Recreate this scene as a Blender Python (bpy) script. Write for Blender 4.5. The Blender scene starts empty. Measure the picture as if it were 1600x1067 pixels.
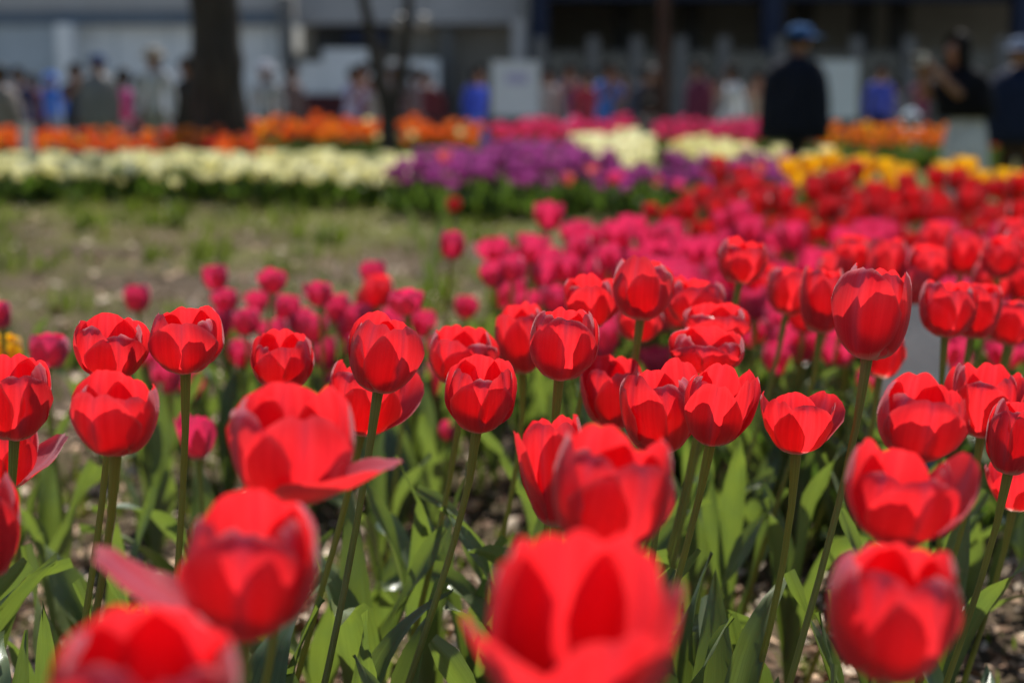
import bpy, bmesh, math, random
import numpy as np
from mathutils import Vector, Matrix, Euler

R = math.radians
rng = random.Random(11)
nrg = np.random.default_rng(5)
scene = bpy.context.scene
COL = scene.collection

# ------------------------------------------------------------------ camera, sky, sun, exposure
CAM_Z = 0.67
FPX = 2444.0                       # focal length in pixels of a 1600 px wide frame (55 mm on 36 mm)
PITCH = math.atan((533.5 - 185) / FPX)
cd = bpy.data.cameras.new('camera')
cd.sensor_width = 36.0
cd.lens = FPX / 1600 * 36.0
cd.clip_start = 0.05
cd.clip_end = 600
cd.dof.use_dof = True
cd.dof.focus_distance = 1.22
cd.dof.aperture_fstop = 4.1
cd.dof.aperture_blades = 0
cam = bpy.data.objects.new('camera', cd)
cam.location = (0, 0, CAM_Z)
cam.rotation_euler = (math.pi / 2 - PITCH, 0, 0)
COL.objects.link(cam)
scene.camera = cam

SUN_EL, SUN_AZ = R(50), R(10)       # high sun ahead of the camera, a little to the right (azimuth from +Y towards +X)
w = bpy.data.worlds.new('World')
scene.world = w
w.use_nodes = True
nt = w.node_tree
sky = nt.nodes.new('ShaderNodeTexSky')
sky.sky_type = 'NISHITA'
sky.sun_disc = False
sky.sun_elevation = SUN_EL
sky.sun_rotation = SUN_AZ
bg = nt.nodes['Background']
nt.links.new(sky.outputs[0], bg.inputs[0])
bg.inputs[1].default_value = 0.066
sd = bpy.data.lights.new('sun', 'SUN')
sd.energy = 5.0
sd.angle = R(0.53)
sd.color = (1.0, 0.955, 0.89)
sun = bpy.data.objects.new('sun', sd)
sdir = Vector((math.sin(SUN_AZ) * math.cos(SUN_EL), math.cos(SUN_AZ) * math.cos(SUN_EL), math.sin(SUN_EL)))
sun.rotation_euler = sdir.to_track_quat('Z', 'Y').to_euler()
sun.location = (0, 0, 20)
COL.objects.link(sun)

scene.view_settings.view_transform = 'Standard'
scene.view_settings.look = 'None'
scene.view_settings.gamma = 1.0
scene.view_settings.use_curve_mapping = False
scene.view_settings.exposure = 0.72
scene.render.engine = 'CYCLES'
cy = scene.cycles
cy.use_denoising = True
cy.max_bounces = 10
cy.diffuse_bounces = 4
cy.transmission_bounces = 8
cy.transparent_max_bounces = 8
cy.caustics_reflective = False
cy.caustics_refractive = False
cy.sample_clamp_indirect = 8.0


def at(px, py, d):
    """world point seen at pixel (px,py) of a 1600x1067 frame at axial depth d"""
    X = (px - 800) / FPX * d
    Y = (533.5 - py) / FPX * d
    c, s = math.cos(PITCH), math.sin(PITCH)
    return Vector((X, d * c + Y * s, CAM_Z - d * s + Y * c))


def sm(a, b, x):
    t = np.clip((np.asarray(x, dtype=float) - a) / (b - a), 0, 1)
    return t * t * (3 - 2 * t)


def ground(x, y):
    x = np.asarray(x, dtype=float)
    y = np.asarray(y, dtype=float)
    right = 1 - .75 * sm(.1, .65, x) * (1 - sm(6.0, 7.5, y))
    z = .16 * sm(2.2, 8.5, y) * right + .03 * sm(0, -2, x) * sm(4, 9, y)
    z = z - .30 * sm(1.5, 2.2, x) * sm(9.2, 10.4, y) * (1 - sm(13.2, 14.4, y))
    ydrop = np.interp(x, [-2, 0, 1], [15.6, 16.6, 18.6])
    z = z - .28 * sm(0, 1.0, y - ydrop)
    z = z + .24 * np.exp(-((x - 1.30) / .13) ** 2 - ((y - 15.9) / 1.2) ** 2)      # trodden earth between the pink beds
    z = z + .006 * np.sin(x * 9.1 + y * 3.3) * np.sin(y * 7.7 - x * 2.1) * (1 - sm(10, 12, y))
    return z


def gz(x, y):
    return float(ground(x, y))


# ------------------------------------------------------------------ materials
def mat_base(name):
    m = bpy.data.materials.new(name)
    m.use_nodes = True
    t = m.node_tree
    return m, t, t.nodes['Principled BSDF'], t.nodes['Material Output']


def node(t, typ, **kw):
    n = t.nodes.new(typ)
    for k, v in kw.items():
        setattr(n, k, v)
    return n


def mix_col(t, fac, a, b, blend='MIX'):
    n = node(t, 'ShaderNodeMix', data_type='RGBA', blend_type=blend)
    for sock, val in ((n.inputs[0], fac), (n.inputs[6], a), (n.inputs[7], b)):
        if hasattr(val, 'links'):
            t.links.new(val, sock)
        elif isinstance(val, (int, float)):
            sock.default_value = val
        else:
            sock.default_value = (*val, 1)
    return n.outputs[2]


def ramp(t, src, a0, a1, b0=0.0, b1=1.0):
    n = node(t, 'ShaderNodeMapRange')
    n.inputs[1].default_value = a0
    n.inputs[2].default_value = a1
    n.inputs[3].default_value = b0
    n.inputs[4].default_value = b1
    t.links.new(src, n.inputs[0])
    return n.outputs[0]


def math_n(t, op, a, b=None):
    n = node(t, 'ShaderNodeMath', operation=op)
    for sock, val in zip(n.inputs, (a, b)):
        if val is None:
            continue
        if hasattr(val, 'links'):
            t.links.new(val, sock)
        else:
            sock.default_value = val
    return n.outputs[0]


def petal_mat(name, refl, trans, base, streak, tmix=.5, streak_amt=.55, var=.25, alt=None, rim_glint=None):
    """thin petal: coloured reflection on both faces plus light let through"""
    rim_glint = rim_glint or [min(.9, c * 1.15 + .16) for c in refl]
    m, t, p, out = mat_base(name)
    uv = node(t, 'ShaderNodeUVMap')
    sep = node(t, 'ShaderNodeSeparateXYZ')
    t.links.new(uv.outputs[0], sep.inputs[0])
    x, s = sep.outputs[0], sep.outputs[1]
    oi = node(t, 'ShaderNodeObjectInfo')
    # fine veins running along the petal
    mp = node(t, 'ShaderNodeMapping')
    mp.inputs[3].default_value = (64, 1.8, 1)
    t.links.new(uv.outputs[0], mp.inputs[0])
    off = node(t, 'ShaderNodeCombineXYZ')
    t.links.new(math_n(t, 'MULTIPLY', oi.outputs['Random'], 40.0), off.inputs[2])
    add = node(t, 'ShaderNodeVectorMath', operation='ADD')
    t.links.new(mp.outputs[0], add.inputs[0])
    t.links.new(off.outputs[0], add.inputs[1])
    vein = node(t, 'ShaderNodeTexNoise')
    vein.inputs['Scale'].default_value = 1.0
    vein.inputs['Detail'].default_value = 3
    t.links.new(add.outputs[0], vein.inputs['Vector'])
    # broad blotches
    mp2 = node(t, 'ShaderNodeMapping')
    mp2.inputs[3].default_value = (3, 3, 1)
    t.links.new(uv.outputs[0], mp2.inputs[0])
    add2 = node(t, 'ShaderNodeVectorMath', operation='ADD')
    t.links.new(mp2.outputs[0], add2.inputs[0])
    t.links.new(off.outputs[0], add2.inputs[1])
    blot = node(t, 'ShaderNodeTexNoise')
    blot.inputs['Scale'].default_value = 1.0
    blot.inputs['Detail'].default_value = 2
    t.links.new(add2.outputs[0], blot.inputs['Vector'])
    mp3 = node(t, 'ShaderNodeMapping')
    mp3.inputs[3].default_value = (17, .9, 1)
    t.links.new(uv.outputs[0], mp3.inputs[0])
    add3 = node(t, 'ShaderNodeVectorMath', operation='ADD')
    t.links.new(mp3.outputs[0], add3.inputs[0])
    t.links.new(off.outputs[0], add3.inputs[1])
    silk = node(t, 'ShaderNodeTexNoise')
    silk.inputs['Scale'].default_value = 1.0
    silk.inputs['Detail'].default_value = 4
    t.links.new(add3.outputs[0], silk.inputs['Vector'])
    # pale base
    sb = math_n(t, 'ADD', s, math_n(t, 'MULTIPLY', math_n(t, 'SUBTRACT', vein.outputs[0], .5), .09))
    fb = ramp(t, sb, .11, .24)
    # midrib bloom on the reflected colour, strengthened to the tip partly as a painted highlight
    d = math_n(t, 'ABSOLUTE', math_n(t, 'SUBTRACT', x, .5))
    st = math_n(t, 'MULTIPLY', ramp(t, d, .012, .10, 1, 0), ramp(t, s, .2, .85, .15, 1))
    st = math_n(t, 'MULTIPLY', st, ramp(t, vein.outputs[0], .3, .7, .6, 1.0))
    st = math_n(t, 'MULTIPLY', st, streak_amt)
    rc = mix_col(t, ramp(t, blot.outputs[0], .3, .7, 0, .35), refl, [c * .62 for c in refl])
    rc = mix_col(t, ramp(t, vein.outputs[0], .35, .75, 0, .25), rc, [min(1, c * 1.5 + .03) for c in refl])
    if alt:
        rc = mix_col(t, ramp(t, oi.outputs['Random'], .35, 1.0, 0, 1), rc, alt[0])
    rc = mix_col(t, ramp(t, silk.outputs[0], .45, .68, 0, .3), rc, [min(1, c * 1.2 + .07) for c in refl])
    spn = node(t, 'ShaderNodeTexNoise')
    spn.inputs['Scale'].default_value = 9.0
    spn.inputs['Detail'].default_value = 4
    t.links.new(add2.outputs[0], spn.inputs['Vector'])
    blem = ramp(t, spn.outputs[0], .66, .74, 0, .45)
    rc = mix_col(t, st, rc, streak)
    rc = mix_col(t, blem, rc, [c * .45 + .02 for c in refl])
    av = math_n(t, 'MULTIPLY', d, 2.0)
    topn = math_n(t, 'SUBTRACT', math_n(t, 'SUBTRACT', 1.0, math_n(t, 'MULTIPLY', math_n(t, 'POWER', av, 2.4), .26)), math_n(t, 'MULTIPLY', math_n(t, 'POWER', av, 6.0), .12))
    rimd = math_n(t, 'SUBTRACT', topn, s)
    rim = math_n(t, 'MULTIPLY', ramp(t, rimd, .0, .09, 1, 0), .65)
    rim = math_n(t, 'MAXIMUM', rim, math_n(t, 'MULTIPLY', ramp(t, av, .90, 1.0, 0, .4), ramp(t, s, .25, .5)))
    rc = mix_col(t, rim, rc, rim_glint)  # pale tip highlight and light along the edge, mixed into the reflected colour
    rc = mix_col(t, fb, base, rc)
    tc = mix_col(t, ramp(t, vein.outputs[0], .36, .68, 0, var * 1.5), trans, [c * .55 for c in trans])
    tc = mix_col(t, ramp(t, blot.outputs[0], .35, .7, 0, .35), tc, [c * .7 for c in trans])
    if alt:
        tc = mix_col(t, ramp(t, oi.outputs['Random'], .35, 1.0, 0, 1), tc, alt[1])
    tc = mix_col(t, ramp(t, silk.outputs[0], .42, .66, 0, .22), tc, [min(1, c * 1.12 + .035) for c in trans])
    tc = mix_col(t, ramp(t, silk.outputs[0], .48, .32, 0, .18), tc, [c * .55 for c in trans])
    tc = mix_col(t, math_n(t, 'MULTIPLY', ramp(t, d, .0, .035, 1, 0), .45), tc, [c * .45 for c in trans])
    tc = mix_col(t, fb, [c * .8 for c in base], tc)
    t.links.new(rc, p.inputs['Base Color'])
    p.inputs['Roughness'].default_value = .36
    p.inputs['Specular IOR Level'].default_value = .75
    p.inputs['Sheen Weight'].default_value = .5
    p.inputs['Sheen Roughness'].default_value = .4
    p.inputs['Sheen Tint'].default_value = (1, .75, .8, 1)
    bump = node(t, 'ShaderNodeBump')
    bump.inputs['Strength'].default_value = .4
    bump.inputs['Distance'].default_value = .0010
    t.links.new(vein.outputs[0], bump.inputs['Height'])
    t.links.new(bump.outputs[0], p.inputs['Normal'])
    tr = node(t, 'ShaderNodeBsdfTranslucent')
    t.links.new(tc, tr.inputs[0])
    mx = node(t, 'ShaderNodeMixShader')
    mx.inputs[0].default_value = tmix
    t.links.new(p.outputs[0], mx.inputs[1])
    t.links.new(tr.outputs[0], mx.inputs[2])
    t.links.new(mx.outputs[0], out.inputs[0])
    return m


def leaf_mat(name, refl, trans, tmix=.35, rough=.5):
    m, t, p, out = mat_base(name)
    uv = node(t, 'ShaderNodeUVMap')
    oi = node(t, 'ShaderNodeObjectInfo')
    mp = node(t, 'ShaderNodeMapping')
    mp.inputs[3].default_value = (40, 1.2, 1)
    t.links.new(uv.outputs[0], mp.inputs[0])
    vein = node(t, 'ShaderNodeTexNoise')
    vein.inputs['Scale'].default_value = 1.0
    vein.inputs['Detail'].default_value = 2
    t.links.new(mp.outputs[0], vein.inputs['Vector'])
    tcn = node(t, 'ShaderNodeTexCoord')
    bl = node(t, 'ShaderNodeTexNoise')
    bl.inputs['Scale'].default_value = 28
    bl.inputs['Detail'].default_value = 4
    t.links.new(tcn.outputs['Object'], bl.inputs['Vector'])
    c = mix_col(t, ramp(t, vein.outputs[0], .38, .64, 0, .8), refl, [v * .55 for v in refl])
    c = mix_col(t, ramp(t, bl.outputs[0], .45, .75, 0, .4), c, [refl[0] * 1.5 + .01, refl[1] * 1.25 + .01, refl[2] * 1.5])
    c = mix_col(t, ramp(t, oi.outputs['Random'], .0, 1.0, 0, .55), c, [refl[0] * 1.5, refl[1] * 1.1, refl[2] * .55])
    t.links.new(c, p.inputs['Base Color'])
    p.inputs['Roughness'].default_value = rough
    p.inputs['Specular IOR Level'].default_value = .4
    bump = node(t, 'ShaderNodeBump')
    bump.inputs['Strength'].default_value = .25
    bump.inputs['Distance'].default_value = .0008
    t.links.new(vein.outputs[0], bump.inputs['Height'])
    t.links.new(bump.outputs[0], p.inputs['Normal'])
    tr = node(t, 'ShaderNodeBsdfTranslucent')
    tcol = mix_col(t, ramp(t, vein.outputs[0], .38, .64, 0, .65), trans, [v * .55 for v in trans])
    tcol = mix_col(t, ramp(t, bl.outputs[0], .4, .7, 0, .45), tcol, [trans[0] * .5, trans[1] * .6, trans[2]])
    t.links.new(tcol, tr.inputs[0])
    mx = node(t, 'ShaderNodeMixShader')
    mx.inputs[0].default_value = tmix
    t.links.new(p.outputs[0], mx.inputs[1])
    t.links.new(tr.outputs[0], mx.inputs[2])
    t.links.new(mx.outputs[0], out.inputs[0])
    return m


def plain_mat(name, col, rough=.7, scale=12.0, var=.25, spec=.3, bump=0.0, metal=0.0):
    m, t, p, out = mat_base(name)
    tcn = node(t, 'ShaderNodeTexCoord')
    n = node(t, 'ShaderNodeTexNoise')
    n.inputs['Scale'].default_value = scale
    n.inputs['Detail'].default_value = 5
    t.links.new(tcn.outputs['Object'], n.inputs['Vector'])
    c = mix_col(t, ramp(t, n.outputs[0], .3, .7, 0, 1), [v * (1 - var) for v in col], [min(1, v * (1 + var)) for v in col])
    t.links.new(c, p.inputs['Base Color'])
    p.inputs['Roughness'].default_value = rough
    p.inputs['Specular IOR Level'].default_value = spec
    p.inputs['Metallic'].default_value = metal
    if bump:
        b = node(t, 'ShaderNodeBump')
        b.inputs['Strength'].default_value = .6
        b.inputs['Distance'].default_value = bump
        t.links.new(n.outputs[0], b.inputs['Height'])
        t.links.new(b.outputs[0], p.inputs['Normal'])
    return m


RED = petal_mat('petal_red', (.68, .026, .066), (.86, .020, .026), (.80, .74, .62), (.78, .32, .50), .57, .52, rim_glint=(.88, .26, .28))
PINK = petal_mat('petal_pink', (.62, .036, .145), (.78, .026, .110), (.7, .55, .45), (.60, .13, .30), .45, .35)
CRIMSON = petal_mat('petal_crimson', (.46, .006, .012), (.74, .005, .008), (.4, .25, .1), (.34, .02, .06), .42, .3)
YELLOW = petal_mat('petal_yellow', (.86, .52, .008), (.92, .50, .003), (.7, .6, .1), (.85, .5, .05), .45, .3)
PURPLE = petal_mat('petal_purple', (.34, .068, .26), (.44, .06, .30), (.5, .4, .45), (.30, .07, .30), .42, .3)
SALMON = petal_mat('petal_salmon', (.70, .18, .16), (.85, .16, .13), (.7, .6, .4), (.75, .3, .3), .45, .3)
CREAM = petal_mat('petal_cream', (.88, .84, .50), (.88, .83, .42), (.7, .7, .35), (.80, .78, .5), .42, .2, .1,
                  alt=((.88, .86, .64), (.88, .86, .60)))
ORANGE = petal_mat('petal_orange', (.68, .11, .012), (.82, .12, .008), (.7, .5, .1), (.7, .2, .03), .45, .3, .2,
                   alt=((.74, .26, .015), (.86, .28, .01)))
ROSE = petal_mat('petal_rose', (.78, .065, .25), (.88, .055, .22), (.7, .5, .45), (.7, .2, .35), .45, .35)

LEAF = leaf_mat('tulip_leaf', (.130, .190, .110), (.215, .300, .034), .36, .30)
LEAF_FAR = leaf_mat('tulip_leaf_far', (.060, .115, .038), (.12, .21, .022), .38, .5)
STEM = leaf_mat('tulip_stem', (.26, .28, .090), (.40, .42, .06), .3, .42)
ANTHER = plain_mat('anther', (.025, .015, .02), .8)
PISTIL = plain_mat('pistil', (.35, .38, .12), .6)


# ------------------------------------------------------------------ object helpers
def link(name, me, parent=None):
    o = bpy.data.objects.new(name, me)
    COL.objects.link(o)
    if parent is not None:
        o.parent = parent
    return o


def tag(o, label=None, cat=None, group=None, kind=None):
    if label:
        o['label'] = label
    if cat:
        o['category'] = cat
    if group:
        o['group'] = group
    if kind:
        o['kind'] = kind
    return o


class MB:
    """collects faces with uv and a material slot, then builds one mesh"""
    def __init__(s):
        s.v, s.f, s.uv, s.mi = [], [], [], []

    def grid(s, P, UV, mi=0):
        nu, nv = P.shape[:2]
        b = len(s.v)
        s.v.extend(map(tuple, P.reshape(-1, 3)))
        for i in range(nu - 1):
            for j in range(nv - 1):
                q = (i * nv + j, i * nv + j + 1, (i + 1) * nv + j + 1, (i + 1) * nv + j)
                s.f.append(tuple(b + k for k in q))
                s.uv.append([tuple(UV[k // nv, k % nv]) for k in q])
                s.mi.append(mi)

    def face(s, pts, mi=0, uv=None):
        b = len(s.v)
        s.v.extend(tuple(p) for p in pts)
        s.f.append(tuple(range(b, b + len(pts))))
        s.uv.append(uv or [(.5, .5)] * len(pts))
        s.mi.append(mi)

    def tube(s, pts, rad, n=8, mi=0, cap=True):
        pts = [Vector(p) for p in pts]
        P = np.zeros((len(pts), n + 1, 3))
        UV = np.zeros((len(pts), n + 1, 2))
        ref = Vector((0, 1, 0))
        for i, p in enumerate(pts):
            tn = (pts[min(i + 1, len(pts) - 1)] - pts[max(i - 1, 0)]).normalized()
            if abs(tn.dot(ref)) > .95:
                ref = Vector((1, 0, 0))
            a = tn.cross(ref).normalized()
            b = tn.cross(a)
            r = rad[i] if hasattr(rad, '__len__') else rad
            for k in range(n + 1):
                th = 2 * math.pi * k / n
                P[i, k] = p + a * (math.cos(th) * r) + b * (math.sin(th) * r)
                UV[i, k] = (k / n, i / (len(pts) - 1))
        s.grid(P, UV, mi)
        if cap:
            s.face([P[-1, k] for k in range(n)], mi)
            s.face([P[0, k] for k in reversed(range(n))], mi)

    def box(s, c, d, mi=0, rz=0.0, bev=0.0):
        cx, cy_, cz = c
        hx, hy, hz = d[0] / 2, d[1] / 2, d[2] / 2
        co, si = math.cos(rz), math.sin(rz)
        V = []
        for sx, sy, sz in ((-1, -1, -1), (1, -1, -1), (1, 1, -1), (-1, 1, -1), (-1, -1, 1), (1, -1, 1), (1, 1, 1), (-1, 1, 1)):
            x, y = sx * hx, sy * hy
            V.append((cx + x * co - y * si, cy_ + x * si + y * co, cz + sz * hz))
        for q in ((0, 3, 2, 1), (4, 5, 6, 7), (0, 1, 5, 4), (1, 2, 6, 5), (2, 3, 7, 6), (3, 0, 4, 7)):
            s.face([V[k] for k in q], mi)

    def mesh(s, name, mats, smooth=True):
        me = bpy.data.meshes.new(name)
        me.from_pydata(s.v, [], s.f)
        ul = me.uv_layers.new(name='UVMap')
        flat = [c for fuv in s.uv for p in fuv for c in p]
        ul.data.foreach_set('uv', flat)
        me.polygons.foreach_set('material_index', s.mi)
        me.polygons.foreach_set('use_smooth', [smooth] * len(s.f))
        for m in (mats if isinstance(mats, (list, tuple)) else [mats]):
            me.materials.append(m)
        me.update()
        return me


# ------------------------------------------------------------------ tulip shapes
S_K = [0, .10, .22, .36, .54, .74, .86, .92, .955, 1.0]
PHI = [0, 14, 48, 72, 86, 96, 103, 108, 114, 130]
W_S = [0, .12, .28, .48, .70, .86, 1.0]
W_V = [.30, .52, .85, 1.04, 1.06, .99, .82]


def profile(close, flare, tip, bell):
    s = np.linspace(0, 1, 81)
    ph = np.interp(s, S_K, PHI)
    ph = ph + close * sm(.45, .9, s) + tip * sm(.84, 1, s) - bell * sm(.5, .95, s)
    ph = ph - flare * sm(.08, .55, s)
    ph = np.radians(ph)
    ds = s[1] - s[0]
    r = np.concatenate([[0], np.cumsum((np.cos(ph[1:]) + np.cos(ph[:-1])) / 2 * ds)])
    z = np.concatenate([[0], np.cumsum((np.sin(ph[1:]) + np.sin(ph[:-1])) / 2 * ds)])
    return s, r, z, ph


_s, _r, _z, _p = profile(4, 0, 0, 0)
RREF, ZREF = _r.max(), _z.max()


def petal(W, H, inner, close=4, flare=0.0, tip=0.0, bell=0.0, wide=1.0, notch=0.03, point=0.0, angle=0.0, nu=16, nv=13, seed=0, length=1.0, cup=1.0, ripple=1.0):
    q = random.Random(seed)
    s1, r, z, ph = profile(close, flare, tip, bell)
    Rw = W / 2 * (.93 if inner else 1.0)
    r = r / RREF * (Rw - .004) * length + .003
    z = z / ZREF * H * length * (1.0 if inner else .98)
    u = np.linspace(0, 1, nu)[:, None]
    v = np.linspace(-1, 1, nv)[None, :]
    asym = q.uniform(-.06, .06)
    top = 1 - .26 * np.abs(v) ** 2.4 - .12 * np.abs(v) ** 6 - notch * np.exp(-(v / .16) ** 2) + point * np.exp(-(v / .12) ** 2)
    top = top + asym * v * .6 + .012 * np.sin(v * 7 + q.uniform(0, 6)) + .008 * np.sin(v * 15 + q.uniform(0, 6))
    sv = np.clip(u * top, 0, 1.02)
    rr = np.interp(sv, s1, r)
    zz = np.interp(sv, s1, z)
    pp = np.interp(sv, s1, ph)
    wd = np.interp(sv, W_S, W_V) * Rw * (1.02 if inner else 1.10) * wide
    fl = 1 + max(0, flare) / 45.0
    Rc = np.maximum(rr * 1.02, .60 * Rw) * fl * q.uniform(.97, 1.06)
    a = np.clip(v * wd / Rc, -1.75, 1.75)
    lat = Rc * np.sin(a)
    dep = Rc * (1 - np.cos(a)) * cup
    # crease along the midrib, rippled margins, gentle buckling
    k = Rw / .031
    crease = .0011 * k * np.exp(-(v / .07) ** 2) * sm(.2, .6, sv)
    f1, f2, f3 = q.uniform(0, 6), q.uniform(0, 6), q.uniform(0, 6)
    rip = ripple * k * (.0012 * np.sin(sv * 13 + f1) * np.sign(v) * np.abs(v) ** 3 + .0010 * np.sin(sv * 7 + v * 3 + f2) * np.abs(v) + .0009 * np.sin(v * 9 + f3) * sm(.6, 1, sv))
    n = dep + rip + crease
    rad = rr - np.sin(pp) * n
    zed = zz + np.cos(pp) * n
    zed = np.maximum(zed, -.002 * k)
    # (rad along direction of angle, lat across); angle 0 faces -Y, 90 faces +X
    ca, sa = math.cos(angle), math.sin(angle)
    X = rad * sa + lat * ca
    Y = -rad * ca + lat * sa
    P = np.stack([X, Y, zed], -1)
    UV = np.stack([np.broadcast_to(v * .5 + .5, sv.shape), sv], -1)
    return P, UV


def leaf_grid(L, Wd, a0, a1, az, fold=.5, twist=0.0, nu=14, nv=5, seed=0, bend_p=1.4, z0=.0):
    q = random.Random(seed)
    t = np.linspace(0, 1, nu)
    el = np.radians(a0 + (a1 - a0) * t ** bend_p)
    ds = L / (nu - 1)
    r = np.concatenate([[0], np.cumsum(np.cos(el[:-1]) * ds)]) + .004
    z = np.concatenate([[0], np.cumsum(np.sin(el[:-1]) * ds)]) + z0
    wd = Wd / 2 * np.clip(np.interp(t, [0, .08, .3, .5, .7, .88, 1], [.30, .45, .92, 1, .80, .38, .02]), 0, 1)
    v = np.linspace(-1, 1, nv)
    P = np.zeros((nu, nv, 3))
    UV = np.zeros((nu, nv, 2))
    ph = q.uniform(0, 6)
    for i in range(nu):
        fo = fold * (1 - .55 * t[i])
        tw = twist * t[i]
        for j in range(nv):
            lat = v[j] * wd[i] * math.cos(fo)
            up = abs(v[j]) * wd[i] * math.sin(fo) + .18 * Wd * math.sin(t[i] * 11 + ph + v[j] * 1.3) * v[j] ** 2 * (.3 + t[i])
            l2 = lat * math.cos(tw) - up * math.sin(tw)
            u2 = lat * math.sin(tw) + up * math.cos(tw)
            rad = r[i] - math.sin(el[i]) * u2
            zed = z[i] + math.cos(el[i]) * u2
            sway = .06 * L * math.sin(t[i] * 2.2 + ph) * t[i]
            P[i, j] = (rad, l2 + sway, zed)
            UV[i, j] = (v[j] * .5 + .5, t[i])
    ca, sa = math.cos(az), math.sin(az)
    x, y = P[..., 0].copy(), P[..., 1].copy()
    P[..., 0] = x * ca - y * sa
    P[..., 1] = x * sa + y * ca
    return P, UV


def grid_mesh(name, P, UV, mat):
    b = MB()
    b.grid(P, UV)
    return b.mesh(name, mat)


# ------------------------------------------------------------------ the ground
def soil_material():
    m, t, p, out = mat_base('soil')
    tcn = node(t, 'ShaderNodeTexCoord')
    def noise(sc, det=6, rough=.6):
        n = node(t, 'ShaderNodeTexNoise')
        n.inputs['Scale'].default_value = sc
        n.inputs['Detail'].default_value = det
        n.inputs['Roughness'].default_value = rough
        t.links.new(tcn.outputs['Object'], n.inputs['Vector'])
        return n.outputs[0]
    a, b, c, e = noise(1.3), noise(14), noise(70), noise(.5, 3)
    col = mix_col(t, ramp(t, b, .35, .65), (.040, .027, .017), (.095, .066, .042))
    col = mix_col(t, ramp(t, c, .5, .72, 0, .75), col, (.20, .14, .088))
    # mossy green patches out on the open ground
    sep = node(t, 'ShaderNodeSeparateXYZ')
    t.links.new(tcn.outputs['Object'], sep.inputs[0])
    far = ramp(t, sep.outputs[1], 3.5, 8.5)
    moss = math_n(t, 'MULTIPLY', ramp(t, a, .44, .56), math_n(t, 'ADD', math_n(t, 'MULTIPLY', far, .7), .15))
    col = mix_col(t, math_n(t, 'MULTIPLY', far, .5), col, (.105, .072, .034))
    moss = math_n(t, 'MAXIMUM', moss, math_n(t, 'MULTIPLY', ramp(t, sep.outputs[1], 6.6, 8.2), ramp(t, b, .35, .6, .2, .8)))
    col = mix_col(t, ramp(t, e, .45, .62, 0, .6), col, (.045, .032, .022))
    col = mix_col(t, moss, col, (.095, .110, .012))
    t.links.new(col, p.inputs['Base Color'])
    p.inputs['Roughness'].default_value = .95
    p.inputs['Specular IOR Level'].default_value = .1
    bp = node(t, 'ShaderNodeBump')
    bp.inputs['Strength'].default_value = .8
    bp.inputs['Distance'].default_value = .012
    t.links.new(math_n(t, 'ADD', b, c), bp.inputs['Height'])
    t.links.new(bp.outputs[0], p.inputs['Normal'])
    return m


SOIL = soil_material()
xs = np.concatenate([np.linspace(-220, -14, 12)[:-1], np.linspace(-14, -4, 21)[:-1], np.linspace(-4, 5, 121)[:-1], np.linspace(5, 14, 19)[:-1], np.linspace(14, 220, 12)])
ys = np.concatenate([np.linspace(-60, -1, 12)[:-1], np.linspace(-1, 10, 151)[:-1], np.linspace(10, 21, 81)[:-1], np.linspace(21, 40, 20)[:-1], np.linspace(40, 400, 12)])
XX, YY = np.meshgrid(xs, ys, indexing='ij')
ZZ = ground(XX, YY)
P = np.stack([XX, YY, ZZ], -1)
g = link('ground', grid_mesh('ground', P, np.stack([XX, YY], -1), SOIL))
tag(g, kind='structure')

# paved plaza beyond the beds
PAVE = plain_mat('plaza_paving', (.20, .19, .18), .85, 3, .15)
px_, py_ = np.linspace(-40, 40, 41), np.linspace(20.5, 60, 21)
XX, YY = np.meshgrid(px_, py_, indexing='ij')
pl = link('plaza_pavement', grid_mesh('plaza_pavement', np.stack([XX, YY, ground(XX, YY) + .012], -1), np.stack([XX, YY], -1), PAVE))
tag(pl, kind='structure')


def in_view(x, y, margin=60):
    px = 800 + x / y * FPX
    return -margin < px < 1600 + margin


# dead leaves and wood chips between the stems
CHIP = plain_mat('leaf_litter', (.40, .265, .165), .85, 55, .65)
CHIP2 = plain_mat('leaf_litter_dark', (.16, .085, .045), .85, 40, .4)
CHIP3 = plain_mat('leaf_litter_pale', (.60, .48, .35), .8, 60, .3)
mb = MB()


def litter(n, y0, y1, size):
    for _ in range(n):
        y = rng.uniform(y0 ** .5, y1 ** .5) ** 2
        x = rng.uniform(-.36, .36) * y
        L = size * rng.uniform(.5, 1.5)
        Wd = L * rng.uniform(.25, .75)
        c = Vector((x, y, gz(x, y) + rng.uniform(.003, .016)))
        M = Euler((rng.gauss(0, .45), rng.gauss(0, .45), rng.uniform(0, 6.3))).to_matrix()
        cu = rng.uniform(-.3, .5) * L
        mi = rng.choices((0, 1, 2), (5, 3, 3))[0]
        p4 = [M @ Vector(q) + c for q in ((-L / 2, 0, cu * .5), (-L * .1, -Wd / 2, 0), (L / 2, 0, cu * .4), (-L * .05, Wd / 2, .1 * L))]
        mb.face(p4, mi)


litter(5200, 1.5, 3.4, .026)
litter(2600, 3.4, 9.0, .040)
lit = link('leaf_litter', mb.mesh('leaf_litter', [CHIP, CHIP2, CHIP3], smooth=False))
tag(lit, 'scattered dead leaves and wood chips over the soil', 'leaf litter', kind='stuff')

# low weeds and grass on the open ground
GRASS = leaf_mat('grass_blade', (.115, .135, .018), (.18, .21, .016), .4, .6)
WEED = leaf_mat('weed_leaf', (.085, .125, .022), (.15, .21, .016), .4, .55)
mb = MB()


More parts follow.
